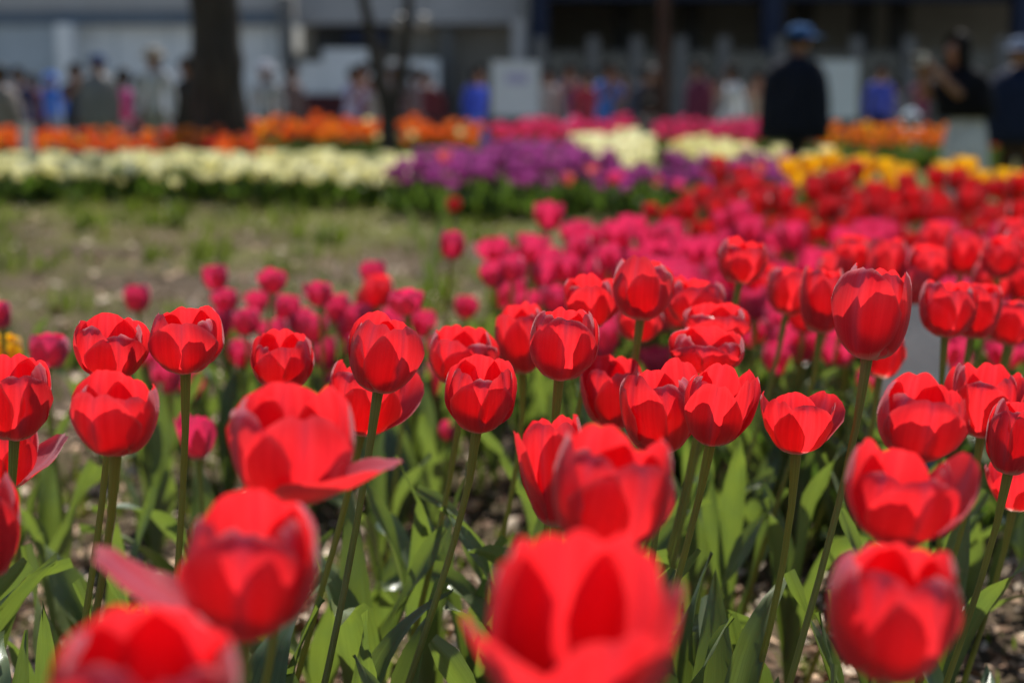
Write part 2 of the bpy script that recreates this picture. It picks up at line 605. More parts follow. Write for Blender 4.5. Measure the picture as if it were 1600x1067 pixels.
def tuft(x, y, n, hgt, spread, mi=0):
    z = gz(x, y)
    for _ in range(n):
        a = rng.uniform(0, 6.3)
        rr = spread * rng.random() ** .5
        bx, by = x + rr * math.cos(a), y + rr * math.sin(a)
        h = hgt * rng.uniform(.5, 1.2)
        d = rng.uniform(0, 6.3)
        le = h * rng.uniform(.1, .8)
        wv = h * rng.uniform(.05, .10)
        dx, dy = math.cos(d), math.sin(d)
        b0 = Vector((bx - dy * wv, by + dx * wv, z - .003))
        b1 = Vector((bx + dy * wv, by - dx * wv, z - .003))
        m0 = Vector((bx + dx * le * .4 - dy * wv * .8, by + dy * le * .4 + dx * wv * .8, z + h * .6))
        m1 = Vector((bx + dx * le * .4 + dy * wv * .8, by + dy * le * .4 - dx * wv * .8, z + h * .6))
        tp = Vector((bx + dx * le, by + dy * le, z + h))
        mb.face([b0, b1, m1, m0], mi)
        mb.face([m0, m1, tp], mi)


for _ in range(1500):
    y = rng.uniform(2.0, 9.6)
    x = rng.uniform(-.37, .05) * y
    if math.sin(x * 2.3 + 1.2) * math.sin(y * 1.7 + x) + rng.gauss(0, .5) > .05 + (.35 if y < 6.5 else -.5):
        tuft(x, y, rng.randint(4, 9), rng.uniform(.02, .05), .06)
for _ in range(90):
    y = rng.uniform(4.0, 9.0)
    x = rng.uniform(-.36, .02) * y
    tuft(x, y, rng.randint(14, 30), rng.uniform(.05, .11), rng.uniform(.04, .11), 1)
for _ in range(600):
    y = rng.uniform(1.6, 3.4)
    x = rng.uniform(-.36, .36) * y
    tuft(x, y, rng.randint(4, 8), rng.uniform(.015, .04), .03, 1)
gr = link('grass', mb.mesh('grass', [GRASS, WEED], smooth=False))
tag(gr, 'patchy short grass and weeds on the bare ground', 'grass', kind='stuff')


# ------------------------------------------------------------------ hero tulips
HEROES = []      # (x, y) roots already used, for spacing


def stem_pts(root, base, axis, n=9):
    """cubic from root (upright start) to flower base (arriving along axis)"""
    L = (base - root).length
    bow = random.Random(int(base.x * 9999))
    t0 = ((base - root).normalized() + Vector((bow.gauss(0, .16), bow.gauss(0, .12), .1))) * L * .9
    t1 = axis.normalized() * L * .8
    pts = []
    for i in range(n):
        t = i / (n - 1)
        h00, h10, h01, h11 = 2 * t ** 3 - 3 * t ** 2 + 1, t ** 3 - 2 * t ** 2 + t, -2 * t ** 3 + 3 * t ** 2, t ** 3 - t ** 2
        pts.append(root * h00 + t0 * h10 + base * h01 + t1 * h11)
    return pts


def hero(px, py, wpx, hpx, label, W=.060, mat=None, rot=0.0, openness=6.0, tx=6.0, ty=6.0, lean=.23, close=None, petals=None, nleaf=4,
         res=1.0, seed=None, cat='tulip', group='red tulips in the front bed', d=None, stamens=False, tipc=None, name='tulip', notch=.03, leafh=1.0):
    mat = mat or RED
    seed = seed if seed is not None else int(px * 7 + py * 13)
    q = random.Random(seed)
    d = d or FPX * W / wpx
    c = at(px, py, d)
    axis = Vector((math.tan(R(tx)), -math.tan(R(ty)), 1)).normalized()
    # flower frame: z along the axis, x kept close to world x
    xa = Vector((1, 0, 0)) - axis * axis.x
    xa.normalize()
    ya = axis.cross(xa)
    M = np.array([xa, ya, axis]).T
    nu, nv = (int(17 * res), int(15 * res)) if res >= 1 else (11, 9)
    cl = (close if close is not None else q.uniform(0, 8)) * .6 + q.uniform(0, 5)
    openness *= .6 if openness < 12 else .85
    kws = []
    for k in range(6):
        inner = k % 2 == 1
        kw = dict(close=cl + q.uniform(-4, 4), flare=openness * q.uniform(.4, 1.5) + (0 if inner else 1.5),
                  tip=(q.uniform(-12, 45) if tipc is None else tipc + q.uniform(-10, 10)), notch=notch * q.uniform(.2, 1.8), wide=q.uniform(.92, 1.06), length=q.uniform(.91, 1.06))
        loose = bool(petals and k in petals and petals[k].get('flare', 0) > 20)
        if petals and k in petals:
            kw.update(petals[k])
        ang = R(rot + 60 * k + q.uniform(-9, 9) + kw.pop('turn', 0))
        kws.append((inner, ang, kw, loose))
    al = PITCH + math.atan((py - 533.5) / FPX)
    fw, fh = W, hpx / wpx * W * .95
    tw, th = wpx / FPX * d, hpx / FPX * d
    for it in range(4):
        Ps = []
        for k, (inner, ang, kw, loose) in enumerate(kws):
            P, UV = petal(fw, fh, inner, angle=ang, nu=nu, nv=nv, seed=seed * 7 + k, **kw)
            Ps.append((P @ M.T, UV))
        body = np.concatenate([p.reshape(-1, 3) for (p, _), kk in zip(Ps, kws) if not kk[3]] or [p.reshape(-1, 3) for p, _ in Ps])
        U = body[:, 2] * math.cos(al) + body[:, 1] * math.sin(al)
        mw, mh = np.ptp(body[:, 0]), np.ptp(U)
        if it < 3:
            fw *= min(1.5, max(.6, tw / mw))
            fh *= min(1.5, max(.6, th / mh))
    H = fh
    cx_, cu = (body[:, 0].max() + body[:, 0].min()) / 2, (U.max() + U.min()) / 2
    upv = Vector((0, math.sin(al), math.cos(al)))
    base = c - Vector((cx_, 0, 0)) - upv * cu
    h = base.z
    rx = base.x - lean * h + q.uniform(-.012, .012)
    ry = base.y + q.uniform(-.03, .05)
    root = Vector((rx, ry, gz(rx, ry)))
    root.z -= .01
    o = link(name, None)
    o.location = root
    tag(o, label, cat, group)
    for P, UV in Ps:
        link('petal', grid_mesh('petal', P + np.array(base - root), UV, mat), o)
    # stem
    mb = MB()
    mb.tube([p - root for p in stem_pts(root, base + axis * .001, axis)], [.0036, .0033, .0031, .0029, .0028, .0027, .0027, .0029, .0044], 8)
    link('stem', mb.mesh('stem', STEM), o)
    if stamens:
        mb = MB()
        b0 = base - root
        mb.tube([b0, b0 + axis * H * .30, b0 + axis * H * .38], [.0035, .0032, .0045], 6, 0)
        for k in range(6):
            a = R(60 * k + 20)
            e = b0 + Vector((math.cos(a) * .010, math.sin(a) * .010, 0)) + axis * H * .22
            mb.tube([b0 + axis * .002, e, e + axis * .012], [.001, .0012, .002], 5, 1)
        link('stamens', mb.mesh('stamens', [PISTIL, ANTHER]), o)
    # leaves
    a = q.uniform(0, 6.3)
    for k in range(nleaf):
        L = q.uniform(.23, .335) * leafh * (1 - .08 * k)
        Wd = q.uniform(.028, .056) * (1 - .1 * k)
        a0 = q.uniform(74, 88)
        a1 = a0 - q.choice((12, 20, 35, 60, 85)) * q.uniform(.7, 1.2)
        P, UV = leaf_grid(L, Wd, a0, a1, a, q.uniform(.5, 1.05), q.uniform(-.9, .9), seed=seed + k, z0=.012 + .03 * k, bend_p=q.uniform(1.2, 2.6))
        link('leaf', grid_mesh('leaf', P, UV, LEAF), o)
        a += 2.2 + q.uniform(-.5, .5)
    HEROES.append((rx, ry))
    return o


# --- sharp or nearly sharp red tulips, largest ones first
hero(910, 1000, 290, 330, 'largest blurred red tulip at the bottom centre with a petal folding open to the left', W=.078, rot=14, openness=9, tx=3, ty=20,
     petals={5: dict(flare=25, bell=10, tip=-60, turn=-8, length=.95, wide=1.15), 0: dict(flare=12, tip=10, length=.9), 1: dict(flare=16, tip=20)}, stamens=True)
hero(238, 1080, 290, 260, 'very blurred red tulip cut off by the bottom edge at the left', W=.071, rot=-25, openness=8, tx=6, ty=12, close=8)
hero(402, 882, 205, 235, 'blurred red tulip with one pale petal sticking out to its left', W=.063, rot=2, openness=6, tx=4, ty=8, close=6,
     petals={4: dict(flare=50, tip=-20, bell=14, wide=.6, turn=36, length=.94)})
hero(455, 692, 205, 195, 'wide red tulip whose loose petal points right like a beak', W=.076, rot=-50, openness=8, tx=5, ty=4, stamens=True, close=0,
     petals={2: dict(flare=46, tip=-40, bell=10, turn=-14, length=.80, wide=1.05, cup=1.2), 0: dict(flare=6)})
hero(957, 765, 190, 205, 'tall red tulip with mauve rib, standing open behind the largest blurred one', W=.066, rot=32, openness=6, tx=8, ty=6,
     petals={5: dict(flare=7, turn=-12, wide=.85), 0: dict(flare=6, wide=1.12, tip=10)}, lean=.1)
hero(862, 735, 100, 175, 'open red tulip with one petal leaning far left, just behind the mauve-ribbed one', W=.050, rot=-30, openness=10, tx=-2, ty=4, d=1.10,
     petals={5: dict(flare=27, turn=10, tip=-40, wide=.9), 4: dict(flare=12)}, lean=.05)
hero(1387, 957, 203, 215, 'blurred red tulip at the lower right with plump closed petals', W=.063, rot=32, openness=5, tx=4, ty=8, close=8, lean=.12)
hero(1397, 770, 172, 172, 'wide-cupped red tulip with a shadowed front petal, just above the lower right one', W=.063, rot=5, openness=10, tx=4, ty=12, close=8,
     petals={2: dict(flare=22, tip=-5, turn=-20), 4: dict(flare=10)}, lean=.05)
hero(-10, 822, 105, 165, 'red tulip half cut off by the left edge below the upper left one', W=.062, rot=20, openness=5, tx=4, ty=6, d=.98, close=10)
hero(28, 620, 122, 138, 'red tulip half cut off by the left edge with long mauve-edged petals', W=.060, rot=28, openness=9, tx=3, ty=7, close=0)
hero(10, 705, 110, 120, 'red tulip hidden under the left edge one, only a drooping petal showing', W=.058, rot=20, openness=14, tx=4, ty=4, d=1.32,
     petals={2: dict(flare=46, tip=-30, turn=-30)})
hero(185, 645, 136, 135, 'sharp red tulip at the left with a pale rounded front petal tip', W=.060, rot=-22, openness=8, tx=5, ty=9, close=5)
hero(180, 542, 116, 108, 'red tulip directly behind and above the sharp left one', W=.059, rot=30, openness=11, tx=4, ty=8, lean=.15)
hero(296, 531, 116, 108, 'round red tulip with a white spark on its rim, third from the left edge', W=.059, rot=6, openness=6, tx=2, ty=9, close=8, lean=.08)
hero(444, 563, 98, 100, 'red tulip peeking out above the beak-petalled one', W=.056, rot=10, openness=6, tx=2, ty=9)
hero(606, 550, 118, 130, 'sharp red tulip on a leaning stem above the loose beak petal', W=.059, rot=38, openness=6, tx=9, ty=8, close=8, lean=.26)
hero(575, 622, 120, 120, 'open red tulip tucked behind the sharp one with leaning stem', W=.060, rot=20, openness=14, tx=10, ty=3, d=1.36, petals={2: dict(flare=30)})
hero(752, 615, 112, 124, 'single upright red tulip left of centre with a shaded oval front petal', W=.058, rot=3, openness=10, tx=4, ty=13, close=6, lean=.26)
hero(726, 556, 110, 100, 'red tulip mostly hidden behind the upright one left of centre', W=.066, rot=30, openness=8, tx=2, ty=8)
hero(815, 527, 84, 115, 'red tulip pressed against the left side of the centre round one', W=.055, rot=25, openness=5, tx=-4, ty=7, d=1.60)
hero(881, 537, 108, 116, 'round red tulip in the centre with a lit rim and dark hollow', W=.057, rot=4, openness=6, tx=5, ty=9, close=8, lean=.03)
hero(1004, 450, 96, 102, 'tall red tulip rising above the others right of centre', W=.058, rot=28, openness=5, tx=3, ty=6, close=8)
hero(926, 470, 92, 88, 'soft red tulip left of the tall one right of centre', W=.058, rot=0, openness=11, tx=0, ty=8, petals={2: dict(flare=20)})
hero(1000, 500, 74, 70, 'red tulip low behind the tall one right of centre', W=.055, rot=40, openness=8)
hero(957, 612, 104, 118, 'leftmost of the three sharp red tulips crowded together right of centre', W=.063, rot=18, openness=7, tx=-3, ty=7, close=4)
hero(1030, 634, 128, 152, 'middle of the three crowded red tulips, showing a broad crimson flank', W=.068, rot=12, openness=5, tx=-4, ty=6, close=4)
hero(1122, 632, 118, 130, 'sharpest red tulip, rightmost of the three crowded ones, front petal scalloped', W=.059, rot=-8, openness=15, tx=6, ty=16, close=8, notch=.07, lean=.2)
hero(1102, 547, 118, 78, 'red tulip just behind the sharpest one with a low wide cup', W=.069, rot=-15, openness=8, tx=3, ty=9)
hero(1118, 507, 104, 70, 'red tulip second behind the sharpest one', W=.067, rot=20, openness=7, tx=3, ty=8)
hero(1086, 470, 92, 82, 'red tulip right of the tall one and above the sharpest one', W=.063, rot=-10, openness=7, tx=2, ty=7)
hero(1357, 487, 122, 152, 'tallest sharp red tulip at the right on a long bare stem', W=.060, rot=-38, openness=3, tx=4, ty=5, close=6, lean=.24)
hero(1285, 468, 74, 108, 'red tulip close behind the left side of the tallest sharp one', W=.057, rot=15, openness=5, tx=2, ty=5, d=1.75)
hero(1380, 555, 68, 74, 'red tulip showing its underside below the tallest sharp one', W=.056, rot=20, openness=6, tx=8, ty=-6, d=1.72)
hero(1234, 455, 72, 76, 'soft red tulip left of the tallest sharp one', W=.057, rot=0, openness=6)
hero(1160, 406, 78, 76, 'soft red tulip at the back above the sharpest one', W=.058, rot=22, openness=5)
hero(1434, 652, 138, 142, 'sharp red tulip at the right with a mauve rib, above the wide-cupped one', W=.061, rot=2, openness=7, tx=6, ty=11, close=8, notch=.06, lean=.1)
hero(1238, 660, 108, 100, 'ragged small red tulip between the sharpest and the wide-cupped ones', W=.054, rot=10, openness=17, tx=0, ty=6, petals={2: dict(flare=40, tip=20), 1: dict(flare=28), 0: dict(flare=20, tip=50)})
hero(1533, 625, 118, 120, 'open red tulip near the right edge behind the mauve-ribbed one', W=.067, rot=-30, openness=15, tx=2, ty=9, lean=.16, petals={0: dict(flare=14, tip=60)})
hero(1580, 682, 88, 120, 'red tulip cut off by the right edge on a long slanting stem', W=.057, rot=-30, openness=4, tx=6, ty=4, d=1.24, close=8, lean=.24)
hero(1585, 757, 100, 84, 'red tulip under the right edge one, only a pointed petal showing', W=.058, rot=30, openness=24, tx=5, ty=4, d=1.40)
hero(1478, 482, 88, 92, 'left one of a soft pair of red tulips in front of the grey plate', W=.058, rot=0, openness=4, tx=2, ty=6, close=6, lean=.06)
hero(1522, 486, 80, 88, 'right one of a soft pair of red tulips in front of the grey plate', W=.056, rot=35, openness=4, tx=4, ty=6, close=6)
hero(1577, 503, 76, 76, 'soft red tulip right of the pair in front of the grey plate', W=.056, rot=10, openness=5, tx=4, ty=6, close=6)
SOFT = 'soft red tulips at the back of the red bed'
for k, (x, y, ww, lab) in enumerate([
        (1448, 415, 62, 'soft red tulip above the pair in front of the grey plate'),
        (1505, 398, 60, 'soft red tulip above and right of that pair, near the crimson band'),
        (1562, 402, 64, 'soft red tulip close to the right edge at the back of the bed'),
        (1594, 388, 60, 'soft red tulip touching the right edge below the crimson band'),
        (1385, 405, 62, 'soft red tulip just behind the rim of the tallest sharp one'),
        (1330, 398, 60, 'soft red tulip rising behind the left rim of the tallest sharp one'),
        (1305, 425, 60, 'soft red tulip touching the left rim of the tallest sharp one'),
        (1425, 445, 62, 'soft red tulip between the tallest sharp one and the soft pair'),
        (1548, 440, 62, 'soft red tulip above the gap right of the soft pair'),
        (1598, 438, 62, 'soft red tulip cut by the right edge above the lowest soft one'),
        (1255, 490, 58, 'soft red tulip low between the pink ones left of the tallest sharp one'),
        (1062, 480, 64, 'soft red tulip squeezed right under the tall one right of centre'),
        (590, 455, 50, 'soft red tulip within the left pink patch'),
        (1190, 440, 52, 'soft red tulip right of the back one above the sharpest'),
        (1460, 375, 52, 'highest soft red tulip right of the tallest sharp one'),
        (1580, 365, 50, 'highest soft red tulip at the right edge')]):
    hero(x, y, ww, ww * 1.1, lab, W=.057, rot=k * 47, openness=6, tx=3, ty=5, res=.5, nleaf=3, group=SOFT)

# --- pink tulips: those standing clear get labels of their own
PINKG = 'pink tulips behind the red ones'
PW = .050
plist = [
    (707, 382, 40, 50, 'lone pink tulip standing highest on the bare ground at the centre', 4),
    (215, 466, 42, 46, 'lone pink tulip at the left between two red ones', 6),
    (337, 434, 42, 42, 'highest pink tulip at the left of the patch', 8),
    (425, 439, 48, 42, 'wide open pink tulip, second highest at the left', 14),
    (352, 470, 44, 40, 'pink tulip just below the highest left one', 8),
    (386, 502, 46, 48, 'pink tulip right above the red one peeking out', 6),
    (450, 483, 44, 52, 'pink tulip below the wide open pink one', 6),
    (497, 459, 48, 42, 'pink tulip with spread petals at the middle of the left patch', 14),
    (528, 482, 42, 50, 'pink tulip left of the dark red one', 6),
    (492, 512, 46, 52, 'pale pink tulip low in the left patch', 6),
    (583, 428, 42, 44, 'pink tulip on top of the dark red one', 8),
    (635, 472, 58, 46, 'wide pink tulip leaning right of the dark red one', 12),
    (729, 478, 40, 42, 'small pink tulip alone below the highest lone one', 6),
    (770, 428, 44, 46, 'pink tulip at the left end of the long pink row', 7),
    (800, 420, 44, 44, 'pink tulip second from the left end of the long pink row', 7),
    (78, 548, 62, 58, 'blurred pink tulip beside the yellow one at the left', 10),
    (2, 492, 34, 44, 'pink tulip cut by the left edge', 6),
    (262, 588, 50, 56, 'pink tulip behind the sharp left red one', 7),
    (378, 552, 44, 46, 'pink tulip between the round red one and the peeking one', 6),
    (308, 680, 66, 78, 'ragged pink tulip on a low stem below the round red one', 22),
    (506, 552, 44, 60, 'pink tulip left of the sharp leaning-stem one', 6),
    (684, 592, 46, 62, 'pink tulip left of the upright red one', 6),
    (612, 645, 40, 70, 'pink tulip showing behind the leaning red stem', 8),
    (700, 672, 30, 32, 'tiny pink bud low between the stems at the centre', 2),
    (945, 530, 46, 66, 'pink tulip right of the round centre red one', 8),
    (868, 468, 46, 48, 'pink tulip above the round centre red one', 7),
    (1215, 500, 46, 50, 'pink tulip left of the tallest sharp red one', 8),
    (1258, 535, 46, 66, 'ragged pink tulip below the tallest red one to its left', 16),
    (1176, 475, 46, 60, 'pink tulip above the low wide red cup', 8),
    (35, 600, 40, 40, 'pink tulip hidden behind the left edge red one', 8),
]
for k, (x, y, ww, hh, lab, op) in enumerate(plist):
    hero(x, y, ww, hh, lab, W=PW if ww > 35 else .03, mat=PINK, rot=k * 53 % 120, openness=op, tx=(-3 if k % 3 else 6), ty=4, lean=.05 * (k % 3), res=.5, nleaf=4, group=PINKG, close=0, leafh=.9, name='tulip')
for k, (x, y, ww) in enumerate([(470, 503, 44), (545, 512, 42), (402, 472, 40), (562, 498, 44), (662, 505, 42), (346, 503, 44), (428, 522, 46), (612, 503, 42), (690, 545, 44), (642, 600, 46), (236, 560, 48),
                                (300, 600, 46), (520, 600, 44), (850, 432, 42), (832, 392, 42), (905, 386, 40), (888, 420, 42), (950, 402, 42), (640, 545, 44), (560, 545, 44)]):
    hero(x, y, ww, ww * 1.12, 'pink tulip crowded among others in the loose patch behind the left red tulips', W=PW, mat=PINK, rot=k * 37 % 120, openness=(8, 14, 20)[k % 3], tx=(k % 5) * 3 - 6, ty=4, lean=.05 * (k % 4) - .05, res=.5, nleaf=3, group='pink tulips in the loose left patch', close=0, leafh=.9)
hero(12, 545, 52, 52, 'yellow tulip at the left edge behind the red ones', W=.052, mat=YELLOW, rot=20, openness=8, res=.5, nleaf=2, group=None, d=2.2)
hero(575, 470, 40, 40, 'dark red tulip under the pink one in the left patch', W=.05, mat=CRIMSON, rot=20, openness=8, res=.5, nleaf=2, group=None)
hero(709, 320, 24, 24, 'single small dark red tulip in front of the purple bed at the centre', W=.05, mat=CRIMSON, rot=20, openness=4, res=.5, nleaf=2, group=None)
hero(1016, 330, 26, 26, 'single small dark red tulip at the right end of the green bank', W=.05, mat=CRIMSON, rot=20, openness=4, res=.5, nleaf=2, group=None)


# ------------------------------------------------------------------ leaf clumps without a flower
def clump(x, y, label, seed, n=4, scale=1.0):
    q = random.Random(seed)
    o = link('tulip_plant', None)
    o.location = (x, y, gz(x, y) - .008)
    tag(o, label, 'tulip', 'flowerless leaf clumps in the red bed')
    a = q.uniform(0, 6.3)
    for k in range(n):
        a0 = q.uniform(70, 88)
        P, UV = leaf_grid(q.uniform(.18, .30) * scale, q.uniform(.026, .052), a0, a0 - q.choice((10, 20, 40, 70)) * q.uniform(.7, 1.2), a, q.uniform(.35, .8), q.uniform(-.9, .9), seed=seed + k, bend_p=q.uniform(1.2, 2.6))
        link('leaf', grid_mesh('leaf', P, UV, LEAF), o)
        a += 2.2 + q.uniform(-.5, .5)
    HEROES.append((x, y))


for (px, py, d, lab) in [(92, 800, 1.45, 'upright leaf clump at the lower left beside the cut-off tulip'),
                         (655, 1000, 1.12, 'sharp leaf clump at the bottom left of the largest blurred tulip'),
                         (705, 1000, 1.16, 'sharp pointed leaf clump nearest to the largest blurred tulip'),
                         (1090, 930, 1.25, 'leaf clump right of the largest blurred tulip'),
                         (1215, 870, 1.32, 'tall leaf clump left of the lower right tulip'),
                         (1545, 880, 1.30, 'broad leaf clump right of the lower right tulip'),
                         (30, 960, 1.22, 'arching leaf clump in the bottom left corner'),
                         (1150, 1010, 1.2, 'leaf clump at the bottom between the largest and lower right tulips')]:
    p = at(px, py, d)
    clump(p.x, p.y, lab, int(px), 4, max(.6, min(1.2, p.z / .27)))
q = random.Random(77)
cnt = 0
while cnt < 34:
    y = q.uniform(1.5, 3.0)
    x = q.uniform(-.30, .36) * y
    if x < -.15 * y and q.random() < .55:
        continue
    if min((x - a) ** 2 + (y - b) ** 2 for a, b in HEROES) < .06 ** 2:
        continue
    clump(x, y, 'flowerless clump of tulip leaves between the stems of the bed', 500 + cnt * 7, q.choice((3, 4, 5)), q.uniform(.75, 1.1))
    cnt += 1


# ------------------------------------------------------------------ tulips in beds
def far_tulip_mesh(name, mat, hgt, W, H, openness, seed, nleaf=3, leafL=.22, leafw=.04, leafmat=None, nu=6, nv=5, slot=0):
    q = random.Random(seed)
    b = MB()
    lx, ly = q.uniform(-.02, .02), q.uniform(-.02, .02)
    base = np.array([lx, ly, hgt - H])
    for k in range(6):
        P, UV = petal(W, H, k % 2 == 1, angle=R(60 * k + q.uniform(-8, 8)), nu=nu, nv=nv, seed=seed * 9 + k, flare=openness * q.uniform(.5, 1.5), tip=q.uniform(0, 30), wide=1.0)
        b.grid(P + base, UV, slot)
    b.tube([(0, 0, -.02), (lx * .5, ly * .5, hgt * .5), (lx, ly, hgt - H)], .0032, 4, slot + 1, False)
    a = q.uniform(0, 6)
    for k in range(nleaf):
        a0 = q.uniform(72, 86)
        P, UV = leaf_grid(leafL * q.uniform(.8, 1.2), leafw * q.uniform(.8, 1.2), a0, a0 - q.uniform(10, 70), a, .5, q.uniform(-.6, .6), nu=6, nv=3, seed=seed + k)
        b.grid(P, UV, slot + 2)
        a += 2.1
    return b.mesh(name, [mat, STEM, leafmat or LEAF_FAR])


def in_poly(x, y, poly):
    c = False
    n = len(poly)
    for i in range(n):
        x1, y1 = poly[i]
        x2, y2 = poly[(i + 1) % n]
        if (y1 > y) != (y2 > y) and x < (x2 - x1) * (y - y1) / (y2 - y1) + x1:
            c = not c
    return c


def bed(name, label, group, mats, poly, spacing, hgt, W, H, openness=7, leafL=.22, cap=300, seed=1, nvar=6, jit=.45, cat='tulip', avoid=0.0, leafw=.042, nleaf=3, stufflabel=None, stuffname=None):
    q = random.Random(seed)
    variants = []
    wts = []
    for mi, (m, wt) in enumerate(mats):
        for k in range(nvar if wt > .3 else 2):
            variants.append(far_tulip_mesh(name, m, hgt * q.uniform(.9, 1.1), W * q.uniform(.92, 1.1), H * q.uniform(.92, 1.1), openness * q.uniform(.5, 1.6), seed * 31 + mi * 10 + k, leafL=leafL, leafw=leafw, nleaf=nleaf))
            wts.append(wt / (nvar if wt > .3 else 2))
    pts = []
    y0, y1 = min(p[1] for p in poly), max(p[1] for p in poly)
    x0, x1 = min(p[0] for p in poly), max(p[0] for p in poly)
    row = 0
    y = y0
    while y < y1:
        x = x0 + (row % 2) * spacing * .5
        while x < x1:
            a, b_ = x + q.gauss(0, jit * spacing * .6), y + q.gauss(0, jit * spacing * .6)
            if in_poly(a, b_, poly) and in_view(a, b_, 20):
                if not avoid or all((a - hx) ** 2 + (b_ - hy) ** 2 > avoid ** 2 for hx, hy in HEROES):
                    pts.append((a, b_))
            x += spacing
        y += spacing * .87
        row += 1
    pts.sort(key=lambda p: p[1])
    rest = pts[cap:]
    pts = pts[:cap]
    if rest:
        lows = [far_tulip_mesh(name, m, hgt * q.uniform(.9, 1.1), W * 1.03, H, openness, seed * 17 + k, leafL=leafL, leafw=leafw, nleaf=nleaf, nu=4, nv=4, slot=k * 3) for k, (m, wt) in enumerate(mats) for _ in range(3)]
        data = []
        for me in lows:
            co = np.empty(len(me.vertices) * 3)
            me.vertices.foreach_get('co', co)
            data.append((co.reshape(-1, 3), [tuple(p.vertices) for p in me.polygons], [p.material_index for p in me.polygons],
                         [[tuple(me.uv_layers[0].data[li].uv) for li in p.loop_indices] for p in me.polygons]))
        lw = [wt for m, wt in mats for _ in range(3)]
        b = MB()
        for (x, y) in rest:
            co, fs_, ms_, us_ = q.choices(data, lw)[0]
            a = q.uniform(0, 6.3)
            s = q.uniform(.82, 1.16)
            zs = s * q.uniform(.86, 1.12)
            c, sn = math.cos(a), math.sin(a)
            kx, ky = q.gauss(0, .06), q.gauss(0, .06)
            V = np.stack([(co[:, 0] * c - co[:, 1] * sn) * s + kx * co[:, 2] + x, (co[:, 0] * sn + co[:, 1] * c) * s + ky * co[:, 2] + y, co[:, 2] * zs + gz(x, y) - .004], -1)
            n0 = len(b.v)
            b.v.extend(map(tuple, V))
            b.f.extend(tuple(n0 + i for i in f) for f in fs_)
            b.mi.extend(ms_)
            b.uv.extend(us_)
        allm = []
        for m, wt in mats:
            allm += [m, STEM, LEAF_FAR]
        ro = link(stuffname or name + '_mass', b.mesh(name, allm))
        tag(ro, stufflabel or label, 'tulips', kind='stuff')
    for (x, y) in pts:
        o = link(name, q.choices(variants, wts)[0])
        o.location = (x, y, gz(x, y) - .004)
        s = q.uniform(.84, 1.14)
        o.scale = (s, s, s * q.uniform(.86, 1.12))
        o.rotation_euler = (q.gauss(0, .06), q.gauss(0, .06), q.uniform(0, 6.3))
        tag(o, label, cat, group)
    return len(pts)


n = {}
n['pink'] = bed('pink_tulip', 'pink tulip in the dense pink drift behind the red tulips at the right', 'pink tulips in the dense drift', [(PINK, 1)],
                [(.06, 2.85), (-.05, 3.5), (.0, 3.8), (.30, 4.1), (1.75, 4.05), (1.15, 2.2), (.5, 2.2)], .098, .365, .052, .062, 15, seed=3, cap=300, avoid=.05)
n['crimson'] = bed('dark_red_tulip', 'dark red tulip in the crimson band in front of the yellow row', 'dark red tulips in the crimson band', [(CRIMSON, 1)],
                   [(.48, 4.4), (.52, 5.0), (.75, 5.9), (2.2, 5.9), (1.75, 4.2)], .104, .395, .060, .066, 9, seed=4)
ordn = ['leftmost', 'second', 'third', 'fourth', 'fifth', 'sixth', 'seventh', 'eighth', 'ninth', 'tenth', 'eleventh', 'twelfth', 'thirteenth', 'fourteenth', 'rightmost']
for k, (x, y) in enumerate(sorted([(1238, 272), (1270, 268), (1292, 262), (1330, 272), (1352, 284), (1388, 272), (1412, 280), (1400, 290), (1482, 276), (1505, 270), (1538, 290), (1560, 288), (1590, 292), (1252, 288), (1345, 268)])):
    d = 5.9 + .25 * math.sin(k * 2.1)
    p = at(x, y - 14, d)
    hh = p.z + .03 - gz(p.x, p.y)
    o = link('yellow_tulip', far_tulip_mesh('yellow_tulip', YELLOW, hh, .072, .070, 12, 90 + k))
    o.location = (p.x, p.y, gz(p.x, p.y))
    tag(o, ordn[k] + (' tulip from the left' if 0 < k < 14 else ' tulip') + ' in the yellow row at the back right', 'tulip', 'yellow tulips in the row')
n['purple'] = bed('purple_tulip', 'purple tulip near the front of the purple bed at the centre', 'purple tulips in the centre bed', [(PURPLE, .92), (SALMON, .05), (ROSE, .03)],
                  [(-.60, 7.9), (-.2, 7.75), (.2, 7.95), (.7, 7.7), (1.35, 7.7), (1.75, 9.4), (1.0, 9.3), (.85, 8.5), (.62, 8.6), (.50, 13.4), (-.15, 13.4), (-.62, 9.6)], .122, .27, .060, .062, 10, leafL=.21, seed=5, cap=220, leafw=.05,
                  stufflabel='purple tulips massed at the back of the centre bed')
n['cream'] = bed('cream_tulip', 'cream tulip near the front of the long pale yellow bed at the left', 'cream tulips in the left bed', [(CREAM, 1)],
                 [(-3.4, 8.8), (-2.6, 8.6), (-2.0, 8.85), (-1.3, 8.5), (-.62, 8.6), (-.55, 10.0), (-.75, 11.3), (-4.2, 11.5)], .132, .225, .076, .070, 12, leafL=.20, seed=6, cap=260, leafw=.055,
                 stufflabel='cream tulips massed at the back of the long left bed')
n['wedge'] = bed('cream_tulip', '', '', [(CREAM, 1)],
                 [(.68, 8.75), (.56, 14.8), (1.10, 14.8), (.86, 9.6)], .12, .335, .070, .064, 12, seed=7, cap=0, stufflabel='pale wedge of cream tulips left of the earth path')
n['wedge2'] = bed('cream_tulip', '', '', [(CREAM, .93), (YELLOW, .07)],
                  [(1.46, 14.6), (1.95, 14.6), (2.05, 9.6), (1.62, 9.0), (1.30, 9.9)], .125, .315, .070, .064, 12, seed=8, cap=0, stufflabel='pale band of cream tulips right of the earth path')
